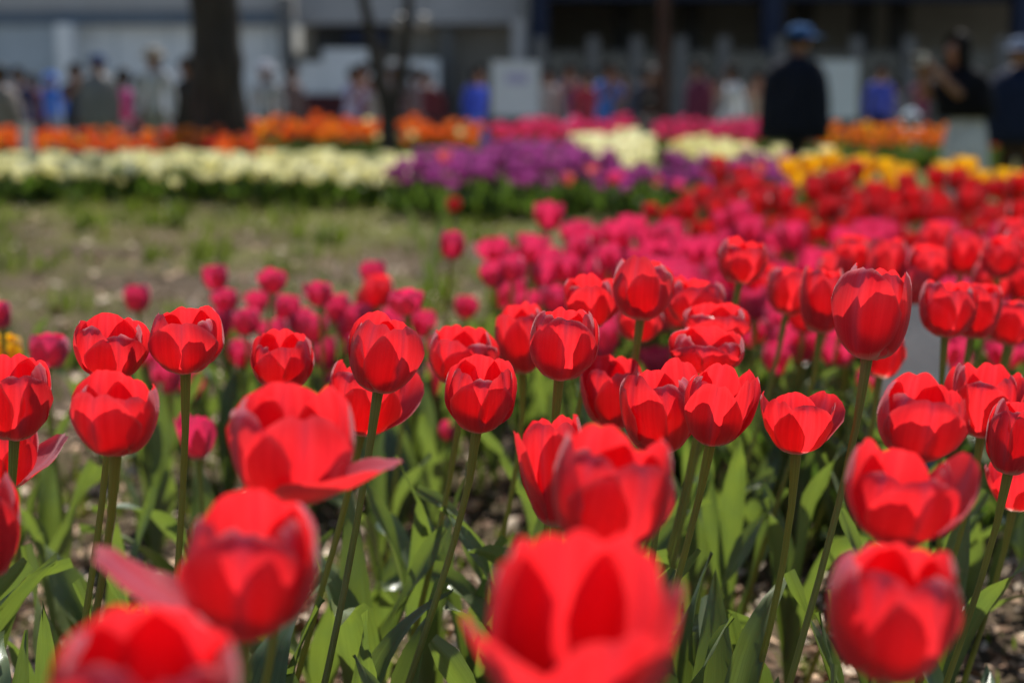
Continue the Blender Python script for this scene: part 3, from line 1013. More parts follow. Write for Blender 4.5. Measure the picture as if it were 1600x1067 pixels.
n['orange_l'] = bed('orange_tulip', 'orange tulip in the row behind the cream bed at the left', 'orange tulips at the left', [(ORANGE, .82), (CRIMSON, .09), (YELLOW, .09)],
                    [(-4.6, 12.2), (-1.95, 12.0), (-2.0, 13.2), (-4.9, 13.4)], .130, .34, .066, .064, 8, seed=9, cap=200)
ORANGE2 = petal_mat('petal_light_orange', (.76, .27, .02), (.86, .28, .012), (.7, .5, .1), (.75, .35, .06), .45, .3, .2)
n['orange_m'] = bed('orange_tulip', '', '', [(ORANGE, .65), (ORANGE2, .3), (CREAM, .05)],
                    [(-2.6, 14.2), (-.3, 14.0), (-.3, 15.8), (-2.9, 15.6)], .128, .41, .066, .068, 8, leafL=.27, leafw=.055, seed=10, cap=0, stufflabel='long row of orange tulips behind the forked tree')
n['rose_l'] = bed('rose_tulip', '', '', [(ROSE, 1)],
                  [(-.2, 14.9), (1.17, 15.0), (1.22, 17.2), (-.1, 17.2)], .125, .425, .064, .066, 7, leafL=.28, seed=12, cap=0, stufflabel='bright pink bed of tulips left of the earth path')
n['rose_r'] = bed('rose_tulip', '', '', [(ROSE, .96), (ORANGE, .04)],
                  [(1.44, 14.9), (2.75, 15.0), (2.85, 17.2), (1.55, 17.2)], .125, .415, .064, .066, 7, leafL=.28, seed=13, cap=0, stufflabel='bright pink bed of tulips right of the earth path')
n['orange_r'] = bed('orange_tulip', '', '', [(ORANGE, .5), (ORANGE2, .40), (YELLOW, .10)],
                    [(2.85, 14.8), (4.75, 14.9), (4.9, 16.4), (2.95, 16.4)], .135, .365, .066, .068, 8, leafL=.25, leafw=.055, seed=14, cap=0, stufflabel='row of orange tulips between the man in the cap and the woman with the camera')
print('BEDS', n)


# ------------------------------------------------------------------ trees
def bark_mat(name, col):
    m, t, p, out = mat_base(name)
    tcn = node(t, 'ShaderNodeTexCoord')
    mp = node(t, 'ShaderNodeMapping')
    mp.inputs[3].default_value = (14, 14, 3)
    t.links.new(tcn.outputs['Object'], mp.inputs[0])
    nn = node(t, 'ShaderNodeTexNoise')
    nn.inputs['Scale'].default_value = 1.5
    nn.inputs['Detail'].default_value = 6
    t.links.new(mp.outputs[0], nn.inputs['Vector'])
    c = mix_col(t, ramp(t, nn.outputs[0], .35, .68), [v * .45 for v in col], [v * 1.4 for v in col])
    t.links.new(c, p.inputs['Base Color'])
    p.inputs['Roughness'].default_value = .9
    b = node(t, 'ShaderNodeBump')
    b.inputs['Distance'].default_value = .03
    t.links.new(nn.outputs[0], b.inputs['Height'])
    t.links.new(b.outputs[0], p.inputs['Normal'])
    return m


BARK = bark_mat('bark', (.045, .036, .026))
BARK_RED = bark_mat('bark_reddish', (.075, .035, .024))
CROWN = leaf_mat('tree_leaf', (.06, .10, .02), (.12, .20, .02), .4, .5)


def limb_pts(a, b, q, n=7, wob=.06):
    a, b = Vector(a), Vector(b)
    L = (b - a).length
    return [a.lerp(b, i / (n - 1)) + Vector((q.gauss(0, 1), q.gauss(0, 1), 0)) * wob * L * .25 * math.sin(math.pi * i / (n - 1)) for i in range(n)]


def tree(label, x, y, trunks, crown_z, crown_r, nleaf, bark, seed, cat='tree'):
    q = random.Random(seed)
    o = link('tree', None)
    o.location = (x, y, gz(x, y) - .05)
    tag(o, label, cat)
    tb = MB()
    ends = []
    for pts, r0, r1 in trunks:
        nP = len(pts)
        fine, rad = [], []
        N = 26
        for i in range(N):
            t = i / (N - 1) * (nP - 1)
            k = min(int(t), nP - 2)
            p = Vector(pts[k]).lerp(Vector(pts[k + 1]), t - k)
            fine.append(p + Vector((q.gauss(0, 1), q.gauss(0, 1), 0)) * r0 * .04)
            rad.append((r0 + (r1 - r0) * (i / (N - 1))) * q.uniform(.95, 1.05))
        tb.tube(fine, rad, 14)
        ends.append(fine[-1])
    link('trunk', tb.mesh('trunk', bark), o)
    lb = MB()
    tips = []
    for e in ends:
        for k in range(7):
            a = q.uniform(0, 6.3)
            tp = e + Vector((math.cos(a) * crown_r * q.uniform(.4, .9), math.sin(a) * crown_r * q.uniform(.4, .9), q.uniform(.3, 1.0) * crown_r))
            lb.tube(limb_pts(e - Vector((0, 0, q.uniform(0, .5))), tp, q), [trunks[0][2] * .6 * (1 - .13 * i) for i in range(7)], 6)
            tips.append(tp)
    link('limb', lb.mesh('limb', bark), o)
    cb = MB()
    for _ in range(nleaf):
        tp = q.choice(tips)
        c = tp + Vector((q.gauss(0, 1), q.gauss(0, 1), q.gauss(0, .8))) * crown_r * .22
        M = Euler((q.uniform(0, 6), q.uniform(0, 6), q.uniform(0, 6))).to_matrix()
        s = q.uniform(.03, .06)
        cb.face([M @ Vector(v) * s + c for v in ((-1, 0, 0), (0, -.5, .1), (1, 0, 0), (0, .5, .1))])
    link('crown', cb.mesh('crown', CROWN, smooth=False), o)
    return o


X1 = (345 - 800) / FPX * 13.0
tree('thick dark tree trunk standing behind the cream bed at the left', X1, 13.1,
     [([(.03, 0, 0), (.0, 0, .35), (-.02, 0, 1.2), (-.08, 0, 3.0), (.05, 0, 5.2)], .28, .14)], 6.5, 2.2, 700, BARK, 3)
X2 = (608 - 800) / FPX * 12.5
tree('slim dark tree forking into two stems left of the purple bed', X2, 12.6,
     [([(0, 0, 0), (-.005, 0, .35), (-.012, 0, .60), (-.075, .02, .86), (-.135, .03, 1.15), (-.19, .04, 1.47), (-.55, .1, 3.4)], .080, .034),
      ([(0, 0, .20), (.012, 0, .50), (.065, 0, .76), (.125, 0, 1.05), (.17, 0, 1.47), (.5, .2, 3.5)], .062, .032)], 4.5, 1.4, 350, BARK, 5)
X3 = (1035 - 800) / FPX * 19.0
tree('thin reddish-brown trunk behind the gap between the pink beds', X3, 19.2,
     [([(-.02, 0, 0), (0, 0, 1.2), (.0, 0, 3.0), (.1, 0, 4.6)], .085, .06)], 5.5, 1.4, 350, BARK_RED, 7)

# ------------------------------------------------------------------ buildings
FY = 33.0
FS = FPX / FY


def bx(px):
    return (px - 800) / FS


def bz(py):
    return CAM_Z + (185 - py) / FS


GZ = gz(0, 30)
WALL_W = plain_mat('wall_white', (.84, .87, .87), .8, 2.0, .06)
WALL_B = plain_mat('wall_bluish', (.46, .52, .56), .8, 2.0, .08)
WALL_G = plain_mat('wall_grey', (.42, .42, .42), .85, 2.0, .08)
WALL_BEIGE = plain_mat('wall_beige', (.30, .285, .25), .85, 2.0, .1)
FASCIA = plain_mat('fascia_slate', (.15, .19, .24), .6, 2.0, .08)
DARK = plain_mat('dark_interior', (.06, .06, .06), .9, 1.0, .2)
NAVY = plain_mat('navy_paint', (.008, .018, .055), .5, 2.0, .1)
STEEL = plain_mat('grey_steel', (.13, .135, .135), .5, 6.0, .1)
MAROON = plain_mat('maroon_panel', (.085, .018, .02), .7, 4, .2)
GLASSY = plain_mat('dark_glass', (.05, .055, .06), .15, 2.0, .1, spec=.6)
CONC = plain_mat('warm_concrete', (.28, .27, .24), .9, 1.5, .15)
LAMPW = plain_mat('lamp_globe', (.30, .28, .24), .5, 4, .03)


def boxobj(name, parent, mat, x0, x1, y0, y1, z0, z1, sub=None):
    m = MB()
    m.box(((x0 + x1) / 2, (y0 + y1) / 2, (z0 + z1) / 2), (x1 - x0, y1 - y0, z1 - z0))
    o = link(name, m.mesh(name, mat, smooth=False), parent)
    return o


hall = link('building', None)
hall.location = (0, 0, 0)
tag(hall, 'long pale building with a slate roof band behind the visitors at the left', 'building')
boxobj('wall', hall, WALL_W, bx(-340), bx(445), FY + .6, FY + 6, GZ, bz(36))
boxobj('wall', hall, WALL_B, bx(-340), bx(98), FY + .35, FY + .55, GZ, bz(43))
boxobj('fascia', hall, FASCIA, bx(-340), bx(440), FY + .25, FY + 6.1, bz(42), bz(20))
boxobj('roof', hall, WALL_G, bx(-340), bx(440), FY + .2, FY + 6.2, bz(19.5), bz(-40))
boxobj('column', hall, WALL_W, bx(103), bx(128), FY - .2, FY + .25, GZ, bz(43))
boxobj('downpipe', hall, STEEL, bx(444), bx(460), FY - .1, FY + .4, bz(105), bz(0))
for px in (180, 262, 420):
    boxobj('panel_joint', hall, WALL_B, bx(px), bx(px) + .03, FY + .58, FY + .595, GZ, bz(45))

mid = link('building', None)
tag(mid, 'grey canopy building with a white counter and maroon base at the centre left', 'building')
boxobj('canopy', mid, WALL_G, bx(462), bx(818), FY + .7, FY + 5, bz(38), bz(-40))
boxobj('wall', mid, WALL_BEIGE, bx(462), bx(818), FY + 1.6, FY + 5, GZ, bz(39))
boxobj('column', mid, WALL_G, bx(800), bx(819), FY - .9, FY - .5, GZ, bz(39))
boxobj('column', mid, STEEL, bx(688), bx(706), FY + 1.0, FY + 1.3, GZ, bz(39))
boxobj('dark_recess', mid, DARK, bx(484), bx(604), FY + 1.4, FY + 1.58, bz(85), bz(42))  # dark slab standing in for the shaded recess under the canopy
boxobj('awning', mid, NAVY, bx(535), bx(600), FY + 1.1, FY + 1.38, bz(68), bz(47))
boxobj('counter', mid, WALL_W, bx(504), bx(586), FY + .5, FY + 1.3, bz(150), bz(78))
boxobj('counter', mid, WALL_W, bx(464), bx(503), FY + .5, FY + 1.3, bz(150), bz(98))
boxobj('counter', mid, WALL_W, bx(640), bx(686), FY + .5, FY + 1.3, bz(150), bz(94))
boxobj('base_panel', mid, MAROON, bx(458), bx(700), FY + .3, FY + 1.35, GZ, bz(148))

shed = link('building', None)
tag(shed, 'dark open-fronted hall with navy columns behind the visitors at the right', 'building')
boxobj('back_wall', shed, CONC, bx(820), bx(1950), FY + 6, FY + 6.3, GZ, bz(-60))
boxobj('roof', shed, DARK, bx(820), bx(1950), FY - .6, FY + 6.3, bz(-22), bz(-60))
boxobj('beam', shed, NAVY, bx(852), bx(1950), FY, FY + .3, bz(6), bz(-21))
boxobj('side_wall', shed, CONC, bx(820), bx(826), FY - .5, FY + 6, GZ, bz(-22))
for px in (840, 1197, 1580):
    boxobj('column', shed, NAVY, bx(px - 15), bx(px + 15), FY - .3, FY + .1, GZ, bz(-21))
for px in (985, 1100, 1290, 1390, 1450):
    boxobj('inner_post', shed, DARK, bx(px - 16), bx(px + 16), FY + 3.0, FY + 3.3, GZ, bz(-21))
boxobj('floor', shed, CONC, bx(828), bx(1950), FY + .4, FY + 5.9, GZ - .1, GZ + .03)

fence = link('fence', None)
tag(fence, 'grey steel post-and-rail fence in front of the dark hall', 'fence')
YF = FY - 2.2
fs = FPX / YF
fx = lambda px: (px - 800) / fs
fz = lambda py: CAM_Z + (185 - py) / fs
for px in (843, 925, 992, 1060, 1126, 1212, 1330, 1412, 1480, 1556, 1630):
    boxobj('post', fence, STEEL, fx(px - 9), fx(px + 9), YF, YF + .12, GZ, fz(62))
for py in (86, 130, 168):
    boxobj('rail', fence, STEEL, fx(832), fx(1640), YF + .13, YF + .17, fz(py), fz(py - 2.5))
pts = (843, 925, 992, 1060, 1126, 1212, 1330, 1412, 1480, 1556, 1630)
for a, b in zip(pts[:-1], pts[1:]):
    boxobj('panel', fence, GLASSY, fx(a + 13), fx(b - 13), YF + .18, YF + .20, GZ + .1, fz(88))

for px in (625, 661):
    c = at(px, 34, 29)
    lamp = link('wall_lamp', None)
    lamp.location = c
    tag(lamp, ('left' if px < 640 else 'right') + ' one of two pale round lamps under the grey canopy', 'lamp', 'pale round lamps')
    bmn = bmesh.new()
    bmesh.ops.create_uvsphere(bmn, u_segments=16, v_segments=10, radius=.13)
    me = bpy.data.meshes.new('globe')
    bmn.to_mesh(me)
    me.materials.append(LAMPW)
    for pz in me.polygons:
        pz.use_smooth = True
    link('globe', me, lamp)
    mbx = MB()
    mbx.tube([(0, 0, .12), (0, 0, .6), (0, 3.0, .6)], .02, 6)
    link('bracket', mbx.mesh('bracket', STEEL), lamp)

# ------------------------------------------------------------------ notice boards, label plates
BOARD = plain_mat('board_white', (.74, .76, .82), .5, 3, .04)
BOARD_G = plain_mat('board_grey', (.66, .72, .82), .5, 3, .05)
PRINT = plain_mat('pale_lilac_print', (.50, .48, .70), .6, 6, .1)
PLATE = plain_mat('plate_grey', (.80, .70, .56), .7, 30, .12)


def notice(px0, px1, py0, py1, d, label, mat, prints=()):
    a, b = at(px0, py0, d), at(px1, py1, d)
    o = link('notice_board', None)
    cx = (a.x + b.x) / 2
    yy = a.y
    o.location = (cx, yy, gz(cx, yy))
    tag(o, label, 'notice board')
    z0 = gz(cx, yy)
    wd, h0, h1 = (b.x - a.x) / 2, b.z - z0, a.z - z0
    boxobj('panel', o, mat, -wd, wd, -.02, .02, h0, h1)
    fr = STEEL
    boxobj('frame', o, fr, -wd - .02, -wd - .001, -.025, .025, h0, h1)
    boxobj('frame', o, fr, wd + .001, wd + .02, -.025, .025, h0, h1)
    for sx in (-1, 1):
        boxobj('leg', o, fr, sx * wd * .8 - .02, sx * wd * .8 + .02, -.018, .018, 0, h0 - .002)
    for (u0, u1, v0, v1) in prints:
        boxobj('print', o, PRINT, -wd + 2 * wd * u0, -wd + 2 * wd * u1, -.0245, -.0215, h0 + (h1 - h0) * v0, h0 + (h1 - h0) * v1)
    return o


notice(768, 843, 96, 182, 21.0, 'white notice board with pale lilac print behind the pink bed', BOARD, [(.3, .75, .58, .78)])
notice(1268, 1342, 95, 186, 20.0, 'blank grey-white notice board right of the man in the blue cap', BOARD_G)

pp = at(1457, 480, 2.12)
o = link('label_plate', None)
o.location = (pp.x, pp.y, gz(pp.x, pp.y))
o.rotation_euler = (R(-24), 0, R(14))
tag(o, 'thick pale grey label plate standing among the red tulips at the right', 'plate')
h = (pp.z - gz(pp.x, pp.y)) / math.cos(R(24))
o.location.y -= h * math.sin(R(24))
me = MB()
me.box((0, 0, h - .062), (.098, .024, .124))
pm = link('panel', me.mesh('panel', PLATE, smooth=False), o)
bv = pm.modifiers.new('bevel', 'BEVEL')
bv.width = .004
bv.segments = 2
boxobj('post', o, STEEL, -.008, .008, -.006, .006, -.03, h - .1245)

pp = at(42, 205, 11.8)
st = link('label_stake', None)
st.location = (pp.x, pp.y, gz(pp.x, pp.y))
tag(st, 'pinkish white stake in front of the orange row at the far left', 'stake')
h = pp.z - gz(pp.x, pp.y)
boxobj('post', st, STEEL, -.015, .015, -.012, .012, -.02, h - .02)
boxobj('panel', st, plain_mat('stake_white', (.72, .62, .60), .7, 8, .05), -.05, .05, -.035, -.013, h - .28, h + .06)

# ------------------------------------------------------------------ visitors
SKIN = plain_mat('skin', (.28, .14, .085), .55, 8, .08)
HAIRM = plain_mat('hair_black', (.012, .010, .009), .75, 30, .3, spec=.12)
_mc = {}


def cloth(c):
    k = tuple(round(v, 3) for v in c)
    if k not in _mc:
        _mc[k] = plain_mat('cloth_%d' % len(_mc), c, .9, 9, .18, spec=.08, bump=.01)
    return _mc[k]


def ell_shell(rings, n=18, mi=0, mb=None):
    """lofted ellipse rings: (cx, cy, z, rx, ry)"""
    mb = mb or MB()
    P = np.zeros((len(rings), n + 1, 3))
    UV = np.zeros((len(rings), n + 1, 2))
    for i, (cx, cyy, z, rx, ry) in enumerate(rings):
        for k in range(n + 1):
            a = 2 * math.pi * k / n
            P[i, k] = (cx + rx * math.cos(a), cyy + ry * math.sin(a), z)
            UV[i, k] = (k / n, i / len(rings))
    mb.grid(P, UV, mi)
    return mb


def person(px, top_py, d, label, top, bottom, h=1.6, face=0.0, pose='stand', hair='short', hat=None, hatcol=None, jacket=False, skirt=False, bag=None,
           group='visitors on the walk', detailed=False, seed=0, bulk=.88, hem=.42):
    """face: degrees, 0 looks at the camera, 90 looks to the right of the picture"""
    q = random.Random(int(px * 3 + d * 10) + seed)
    hd = at(px, top_py, d)
    x, y = hd.x, hd.y
    z0 = gz(x, y)
    if pose != 'crouch':
        h = max(1.30, min(1.78, hd.z - z0))
    o = link('person', None)
    o.location = (x, y, z0)
    o.rotation_euler = (0, 0, R(face))
    tag(o, label, 'person', group)
    V, E, Rd, T = [], [], [], []

    def v(p, r, parent=None, tg=0):
        V.append(Vector(p) * h)
        Rd.append(r * h)
        T.append(tg)
        if parent is not None:
            E.append((parent, len(V) - 1))
        return len(V) - 1
    # 0 top cloth, 1 bottom cloth, 2 skin, 3 shoe
    lean = {'stand': 0, 'walk': .03, 'photo': .05, 'crouch': .06}[pose]
    dz = -.33 if pose == 'crouch' else 0
    pel = v((0, 0, .53 + dz), .072, None, 1)
    wa = v((0, -.004 - lean * .3, .60 + dz), .066, pel, 0)
    ch = v((0, -.002 - lean * .7, .72 + dz), .080, wa, 0)
    up = v((0, .004 - lean, .80 + dz), .062, ch, 0)
    nk = v((0, -.002 - lean * 1.1, .855 + dz), .030, up, 2)
    h1 = v((0, -.014 - lean * 1.3, .895 + dz), .046, nk, 2)
    h2 = v((0, -.008 - lean * 1.4, .945 + dz), .052, h1, 2)
    h3 = v((0, -.004 - lean * 1.4, .975 + dz), .036, h2, 2)
    ns = v((0, -.062 - lean * 1.3, .915 + dz), .008, h1, 2)
    for s in (-1, 1):
        er = v((s * .050, -.004 - lean * 1.3, .918 + dz), .009, h1, 2)
    stride = {'walk': .10, 'stand': .015, 'photo': .03, 'crouch': .0}[pose]
    for s in (-1, 1):
        f = -s * stride
        if pose == 'crouch':
            hp = v((s * .055, 0, .16), .055, pel, 1)
            kn = v((s * .085, -.20, .25), .042, hp, 1)
            an = v((s * .075, -.06, .045), .026, kn, 1)
        else:
            hp = v((s * .052, 0, .49), .058, pel, 1)
            kn = v((s * .055, f * .7 - .01, .28), .040, hp, 1)
            an = v((s * .055, f * 1.4 + (.02 if f > 0 else 0), .045), .026, kn, 1)
        to = v((s * .065, V[an].y / h - .085, .022), .020, an, 3)
    hands = []
    for s in (-1, 1):
        sh = v((s * .105, .004 - lean, .805 + dz), .040, up, 0)
        if pose == 'photo':
            el = v((s * .135, -.09 - lean, .69 + dz), .030, sh, 0)
            wr = v((s * .055, -.21 - lean, .83 + dz), .019, el, 2)
            ha = v((s * .030, -.235 - lean, .86 + dz), .020, wr, 2)
            dirv = Vector((-s * .3, -.3, .9))
        elif pose == 'crouch':
            el = v((s * .13, -.10, .67 + dz), .030, sh, 0)
            wr = v((s * .08, -.22, .70 + dz), .019, el, 0)
            ha = v((s * .05, -.255, .72 + dz), .020, wr, 2)
            dirv = Vector((-s * .5, -.6, .4))
        else:
            sw = s * stride * .9
            el = v((s * .140, sw * .3 + .012, .64 + dz), .031, sh, 0)
            wr = v((s * .145, sw * .9 - .03, .50 + dz), .020, el, 0)
            ha = v((s * .142, sw * 1.05 - .045, .465 + dz), .020, wr, 2)
            dirv = Vector((0, -.25, -.95))
        hands.append(ha)
        if detailed:
            side = dirv.cross(Vector((1, 0, 0) if abs(dirv.z) < .8 else (0, 1, 0))).normalized()
            for k, fl in enumerate((.040, .046, .043, .034)):
                b0 = V[ha] / h + side * (k - 1.5) * .011 + dirv * .012
                f1 = v(b0 + dirv * fl * .5, .0058, ha, 2)
                v(b0 + dirv * fl + side.cross(dirv) * .010, .0050, f1, 2)
            v(V[ha] / h - side * .03 + dirv * .012, .0062, ha, 2)
    me = bpy.data.meshes.new('body_cage')
    me.from_pydata([tuple(p) for p in V], E, [])
    tmp = bpy.data.objects.new('body_cage', me)
    COL.objects.link(tmp)
    sk = tmp.modifiers.new('skin', 'SKIN')
    sk.use_smooth_shade = True
    for i, sv in enumerate(me.skin_vertices[0].data):
        sv.radius = (Rd[i], Rd[i])
        sv.use_root = (i == 0)
    ss = tmp.modifiers.new('sub', 'SUBSURF')
    ss.levels = ss.render_levels = 2 if detailed else 1
    dg = bpy.context.evaluated_depsgraph_get()
    body = bpy.data.meshes.new_from_object(tmp.evaluated_get(dg))
    bpy.data.objects.remove(tmp)
    bpy.data.meshes.remove(me)
    # material zones by nearest joint
    Vn = np.array([tuple(p) for p in V])
    segs = [(Vn[a], Vn[b], T[b]) for a, b in E]
    cen = np.empty(len(body.polygons) * 3)
    body.polygons.foreach_get('center', cen)
    cen = cen.reshape(-1, 3)
    best = np.full(len(cen), 1e9)
    mi = np.zeros(len(cen), dtype=int)
    for a, b, tg in segs:
        ab = b - a
        tt = np.clip(((cen - a) @ ab) / max(1e-9, ab @ ab), 0, 1)
        dd = np.linalg.norm(cen - (a + tt[:, None] * ab), axis=1)
        m_ = dd < best
        best[m_] = dd[m_]
        mi[m_] = tg
    body.materials.clear()
    for m_ in (cloth(top), cloth(bottom), SKIN, cloth((.03, .028, .026))):
        body.materials.append(m_)
    body.polygons.foreach_set('material_index', mi)
    body.polygons.foreach_set('use_smooth', [True] * len(mi))
    bo = link('body', body, o)
    hc = V[h2]
    hr = .062 * h
    # hair
    if hair:
        mb = MB()
        P, UV = np.zeros((9, 15, 3)), np.zeros((9, 15, 2))
        for i in range(9):
            for k in range(15):
                el = R(90 - i * (16 if hair == 'short' else 15))
                a = R(-35 + 250 * k / 14 - (0 if True else 0))
                rr = hr * (.98 if hat else 1.02)
                zz = math.sin(el) * rr * (.55 if hat and el > 0 else 1.1)
                if hair == 'long' and i > 5:
                    zz = math.sin(R(15)) * rr - (i - 5) * .045 * h
                    el = R(12)
                P[i, k] = (hc.x + math.cos(el) * rr * math.cos(a) * .95, hc.y + math.cos(el) * rr * math.sin(a) * 1.08 + .004 * h, hc.z + zz + .006 * h)
                UV[i, k] = (k / 14, i / 8)
        mb.grid(P, UV)
        hm = link('hair', mb.mesh('hair', HAIRM), o)
        so = hm.modifiers.new('thickness', 'SOLIDIFY')
        so.thickness = .012
    if hat:
        hcl = cloth(hatcol)
        b = ell_shell([(hc.x, hc.y, hc.z + .004 * h, hr * 1.08, hr * 1.16), (hc.x, hc.y, hc.z + .025 * h, hr * 1.07, hr * 1.14), (hc.x, hc.y, hc.z + .045 * h, hr * .95, hr * 1.0),
                       (hc.x, hc.y, hc.z + .060 * h, hr * .62, hr * .66), (hc.x, hc.y, hc.z + .066 * h, hr * .05, hr * .05)])
        ho = link('hat', b.mesh('hat', hcl), o)
        b = MB()
        if hat == 'cap':
            P, UV = np.zeros((4, 9, 3)), np.zeros((4, 9, 2))
            for i in range(4):
                for k in range(9):
                    a = R(-160 + 140 * k / 8)
                    ext = hr * (1.05 + .32 * i * max(.0, math.sin(math.pi * k / 8)) ** .6)
                    P[i, k] = (hc.x + math.cos(a) * ext * .98, hc.y + math.sin(a) * ext * 1.08, hc.z + .008 * h - .004 * h * i)
                    UV[i, k] = (k / 8, i / 3)
            b.grid(P, UV)
            vo = link('visor', b.mesh('visor', hcl), ho)
        else:
            ell_shell([(hc.x, hc.y, hc.z + .006 * h, hr * 1.06, hr * 1.14), (hc.x, hc.y, hc.z - .002 * h, hr * 1.7, hr * 1.75), (hc.x, hc.y, hc.z - .006 * h, hr * 1.72, hr * 1.78)], mb=b)
            vo = link('brim', b.mesh('brim', hcl), ho)
        so = vo.modifiers.new('thickness', 'SOLIDIFY')
        so.thickness = .006
    if jacket:
        y0 = -lean * h
        J = [(.848, .040, .045), (.832, .095, .075), (.805, .135, .112), (.74, .152, .136), (.66, .154, .146), (.58, .155, .150), (.50, .158, .152), (.42, .158, .152), (.417, .13, .125)]
        if hem > .42:
            J = [j for j in J if j[0] > hem] + [(hem, .150, .140), (hem - .004, .12, .11)]
        b = ell_shell([(0, y0 * min(1, max(0, (z - .5) * 3)) + h * .01, h * z, h * rx * bulk, h * ry * bulk) for z, rx, ry in J], 22)
        link('jacket', b.mesh('jacket', cloth(top)), o)
    if skirt:
        b = ell_shell([(0, 0, h * .60, h * .082, h * .075), (0, 0, h * .52, h * .115, h * .10), (0, 0, h * .36, h * .135, h * .115), (0, 0, h * .20, h * .145, h * .12), (0, 0, h * .12, h * .150, h * .125)], 24)
        link('trousers', b.mesh('trousers', cloth(bottom)), o)
    if detailed:
        for s in (-1, 1):
            m2 = MB()
            ell_shell([(V[h1].x + s * .018 * h, V[h1].y - .045 * h, V[h1].z + .030 * h - .004 * h, .002 * h, .002 * h), (V[h1].x + s * .018 * h, V[h1].y - .045 * h, V[h1].z + .030 * h, .006 * h, .004 * h),
                       (V[h1].x + s * .018 * h, V[h1].y - .045 * h, V[h1].z + .030 * h + .004 * h, .002 * h, .002 * h)], 8, mb=m2)
            link('eye', m2.mesh('eye', HAIRM), o)
    if bag:
        b = MB()
        ell_shell([(.0, .115 * h, .60 * h, .03 * h, .02 * h), (.0, .12 * h, .615 * h, .085 * h, .05 * h), (.0, .12 * h, .70 * h, .09 * h, .055 * h), (.0, .115 * h, .77 * h, .07 * h, .045 * h), (.0, .11 * h, .785 * h, .02 * h, .02 * h)], 16, mb=b)
        bg_ = link('backpack', b.mesh('backpack', cloth(bag)), None)
        bg_.matrix_world = Matrix.Translation(o.location) @ Euler(o.rotation_euler).to_matrix().to_4x4()
        tag(bg_, 'small bag on the back of the ' + label.split(' with ')[0], 'bag')
    return o, V, hands


man, _, _ = person(1248, 42, 12.3, 'man in a dark navy jacket and blue cap standing behind the yellow tulips', (.012, .014, .022), (.03, .028, .03), face=78, hat='cap', hatcol=(.05, .125, .28), jacket=True, detailed=True, bulk=1.22,
                   group='visitors close to the beds')
wom, WV, WH = person(1515, 58, 11.3, 'woman with long dark hair raising a camera, in black top and pale trousers', (.010, .010, .013), (.58, .58, .57), face=-68, pose='photo', hair='long', skirt=True, jacket=True, bulk=1.02, hem=.585, detailed=True,
                     group='visitors close to the beds')
person(1596, 62, 12.6, 'visitor in a navy coat and brown trousers cut off by the right edge', (.016, .022, .045), (.07, .045, .025), face=-40, hat='cap', hatcol=(.16, .20, .28), jacket=True, detailed=True, bulk=1.12,
       group='visitors close to the beds')
# camera in the woman's hands
mh = (WV[WH[0]] + WV[WH[1]]) / 2
cm = link('camera_body', None)
cm.matrix_world = Matrix.Translation(wom.location) @ Euler(wom.rotation_euler).to_matrix().to_4x4() @ Matrix.Translation(mh + Vector((0, -.03, .03)))
tag(cm, 'silver and black camera held up by the long-haired woman', 'camera')
boxobj('housing', cm, plain_mat('camera_silver', (.55, .54, .52), .18, 20, .05, metal=.8), -.06, .06, -.022, .022, -.036, .036)
mbx = MB()
mbx.tube([(0, -.023, 0), (0, -.075, 0)], [.028, .026], 16)
link('lens', mbx.mesh('lens', HAIRM), cm)

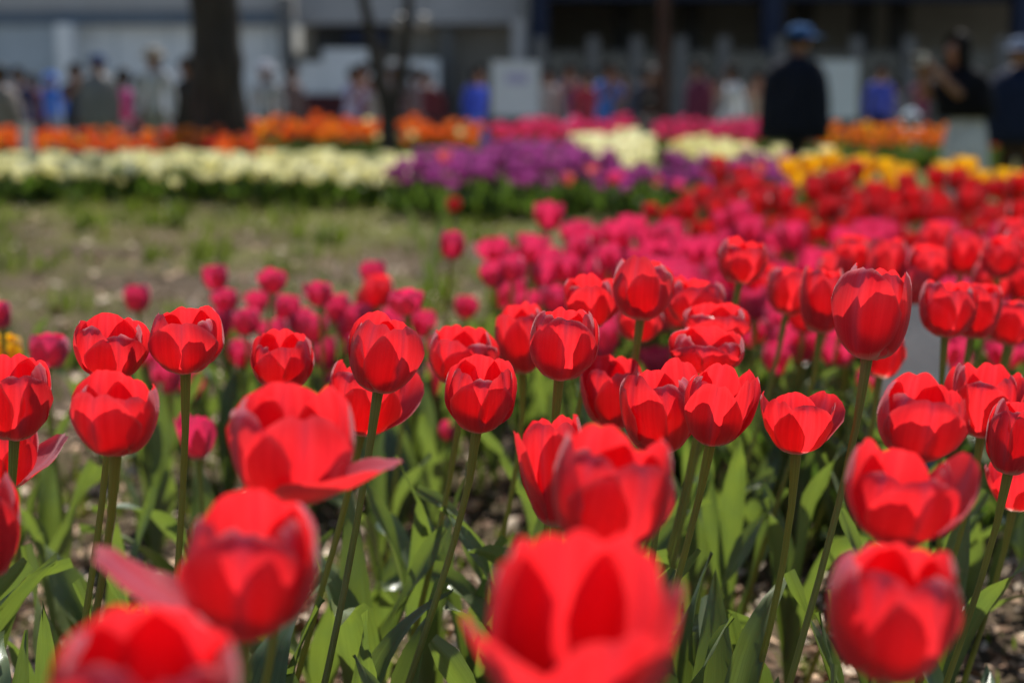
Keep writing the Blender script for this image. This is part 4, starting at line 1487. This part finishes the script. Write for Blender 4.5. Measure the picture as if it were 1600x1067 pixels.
PEOPLE = [
    # px, head top, depth, label, top, bottom, kwargs
    (240, 66, 17.2, 'visitor in pale grey shirt and beige sun hat left of the thick trunk', (.42, .42, .44), (.28, .27, .24), dict(face=15, hat='hat', hatcol=(.32, .29, .24))),
    (152, 90, 17.5, 'visitor in grey coat and navy cap at the left', (.16, .16, .155), (.06, .06, .06), dict(face=20, hat='cap', hatcol=(.025, .06, .15), jacket=True)),
    (186, 122, 18.2, 'small visitor in a bright pink jacket beside the navy cap', (.62, .07, .26), (.5, .5, .52), dict(face=100)),
    (78, 106, 22.5, 'visitor in a bright blue hooded jacket at the left', (.07, .20, .62), (.30, .30, .30), dict(face=60, hat='hat', hatcol=(.07, .2, .6))),
    (112, 104, 21.0, 'dark-haired visitor in navy behind the blue hooded one', (.03, .035, .07), (.05, .05, .05), dict(face=30)),
    (8, 118, 17.0, 'visitor in a taupe coat at the left edge', (.20, .175, .16), (.05, .05, .05), dict(face=-30, jacket=True)),
    (32, 104, 21.0, 'visitor in dark blue near the left edge', (.035, .04, .10), (.04, .05, .12), dict(face=10)),
    (60, 122, 22.0, 'visitor in dark maroon between the blue ones at the left', (.12, .03, .045), (.05, .04, .05), dict(face=-20)),
    (292, 96, 18.0, 'visitor in black and tan half hidden by the thick trunk', (.03, .028, .026), (.03, .03, .03), dict(face=-70, jacket=True)),
    (214, 124, 21.5, 'visitor in brown and maroon behind the pale grey shirt', (.10, .04, .035), (.06, .05, .05), dict(face=40)),
    (415, 100, 19.5, 'visitor with a white sun hat right of the thick trunk', (.40, .40, .42), (.10, .10, .12), dict(face=0, hat='hat', hatcol=(.50, .50, .55))),
    (455, 104, 22.0, 'visitor in a brown top beside the white sun hat', (.16, .11, .10), (.08, .07, .07), dict(face=30)),
    (432, 128, 23.5, 'visitor in dark green behind the white sun hat', (.03, .04, .045), (.04, .04, .05), dict(face=-30)),
    (545, 104, 22.5, 'visitor in a lavender shirt before the white counter', (.38, .36, .48), (.20, .20, .30), dict(face=20)),
    (568, 100, 24.0, 'visitor in plum beside the lavender shirt', (.16, .06, .11), (.12, .03, .04), dict(face=-20)),
    (582, 116, 21.0, 'visitor in beige left of the forked tree', (.36, .30, .27), (.24, .20, .18), dict(face=45)),
    (610, 98, 21.5, 'visitor with a white cap seen through the forked tree', (.26, .20, .20), (.06, .06, .06), dict(face=10, hat='cap', hatcol=(.40, .40, .40))),
    (644, 104, 22.0, 'dark-haired visitor right of the forked tree', (.18, .13, .12), (.03, .03, .03), dict(face=60)),
    (668, 120, 24.5, 'visitor in maroon far right of the forked tree', (.12, .03, .035), (.05, .03, .03), dict(face=0)),
    (742, 104, 21.5, 'visitor in royal blue left of the white notice board', (.05, .08, .42), (.10, .18, .50), dict(face=70)),
    (800, 150, 19.5, 'child in light blue crouching before the white notice board', (.16, .27, .55), (.2, .2, .3), dict(face=30, pose='crouch', h=1.15)),
    (856, 116, 23.0, 'visitor in grey beige right of the white notice board', (.32, .29, .26), (.10, .10, .10), dict(face=-20)),
    (886, 106, 23.5, 'visitor in dusky purple behind the white round hat', (.10, .07, .14), (.04, .04, .06), dict(face=20)),
    (918, 108, 22.5, 'visitor in a red jacket left of the bright blue one', (.38, .04, .05), (.20, .02, .04), dict(face=0)),
    (944, 106, 22.0, 'visitor in bright blue top and jeans right of the red jacket', (.06, .16, .46), (.09, .15, .38), dict(face=30)),
    (903, 148, 19.4, 'crouching visitor under a round white hat in front of the red jacket', (.34, .36, .55), (.2, .2, .25), dict(face=10, pose='crouch', h=1.2, hat='hat', hatcol=(.55, .58, .75))),
    (975, 108, 23.5, 'visitor in taupe right of the bright blue one', (.14, .12, .11), (.06, .06, .07), dict(face=-30)),
    (998, 104, 21.5, 'visitor in a dark slate coat left of the thin trunk', (.05, .055, .075), (.04, .04, .045), dict(face=80, jacket=True)),
    (1020, 102, 20.6, 'grey-haired visitor in dark brown at the thin trunk', (.05, .04, .038), (.17, .15, .14), dict(face=10, hair=None, hat='cap', hatcol=(.28, .25, .23))),
    (1012, 156, 18.6, 'visitor in brown grey crouching in the gap between the pink beds', (.17, .145, .13), (.04, .04, .04), dict(face=170, pose='crouch', h=1.1)),
    (1092, 100, 23.0, 'visitor in a dark maroon coat before the steel fence', (.12, .03, .05), (.03, .03, .035), dict(face=-60, jacket=True)),
    (1110, 128, 25.0, 'visitor in dull beige beside the maroon coat', (.22, .20, .17), (.16, .15, .13), dict(face=20)),
    (1150, 100, 20.5, 'visitor in white shirt and pale trousers left of the man in the cap', (.62, .62, .68), (.46, .42, .42), dict(face=-50, pose='walk')),
    (1186, 106, 22.0, 'visitor in tan close to the left side of the man in the cap', (.40, .31, .23), (.12, .10, .10), dict(face=20)),
    (1375, 104, 23.0, 'visitor in a blue top and black trousers right of the grey-white board', (.06, .08, .36), (.02, .02, .025), dict(face=0)),
    (1395, 122, 25.0, 'visitor in grey further right of the grey-white board', (.18, .17, .17), (.08, .08, .08), dict(face=40)),
    (1422, 138, 19.0, 'visitor in white crouching left of the woman with the camera', (.62, .70, .74), (.40, .48, .48), dict(face=20, pose='crouch', h=1.2, hat='hat', hatcol=(.66, .74, .80))),
    (1440, 112, 24.0, 'visitor in plum behind the camera of the long-haired woman', (.15, .04, .07), (.04, .04, .05), dict(face=-20)),
]
for (px, ty, d, lab, tc, bc, kw) in PEOPLE:
    kq = random.Random(px)
    if kw.get('pose') is None and kq.random() < .6:
        kw['pose'] = kq.choice(('walk', 'walk', 'photo'))
    kw['face'] = kw.get('face', 0) + kq.uniform(-40, 40)
    tc = [min(.8, c * 1.25) for c in tc]
    person(px, ty + kq.uniform(-6, 10), d, lab, tc, bc, group='visitors on the walk', **kw)
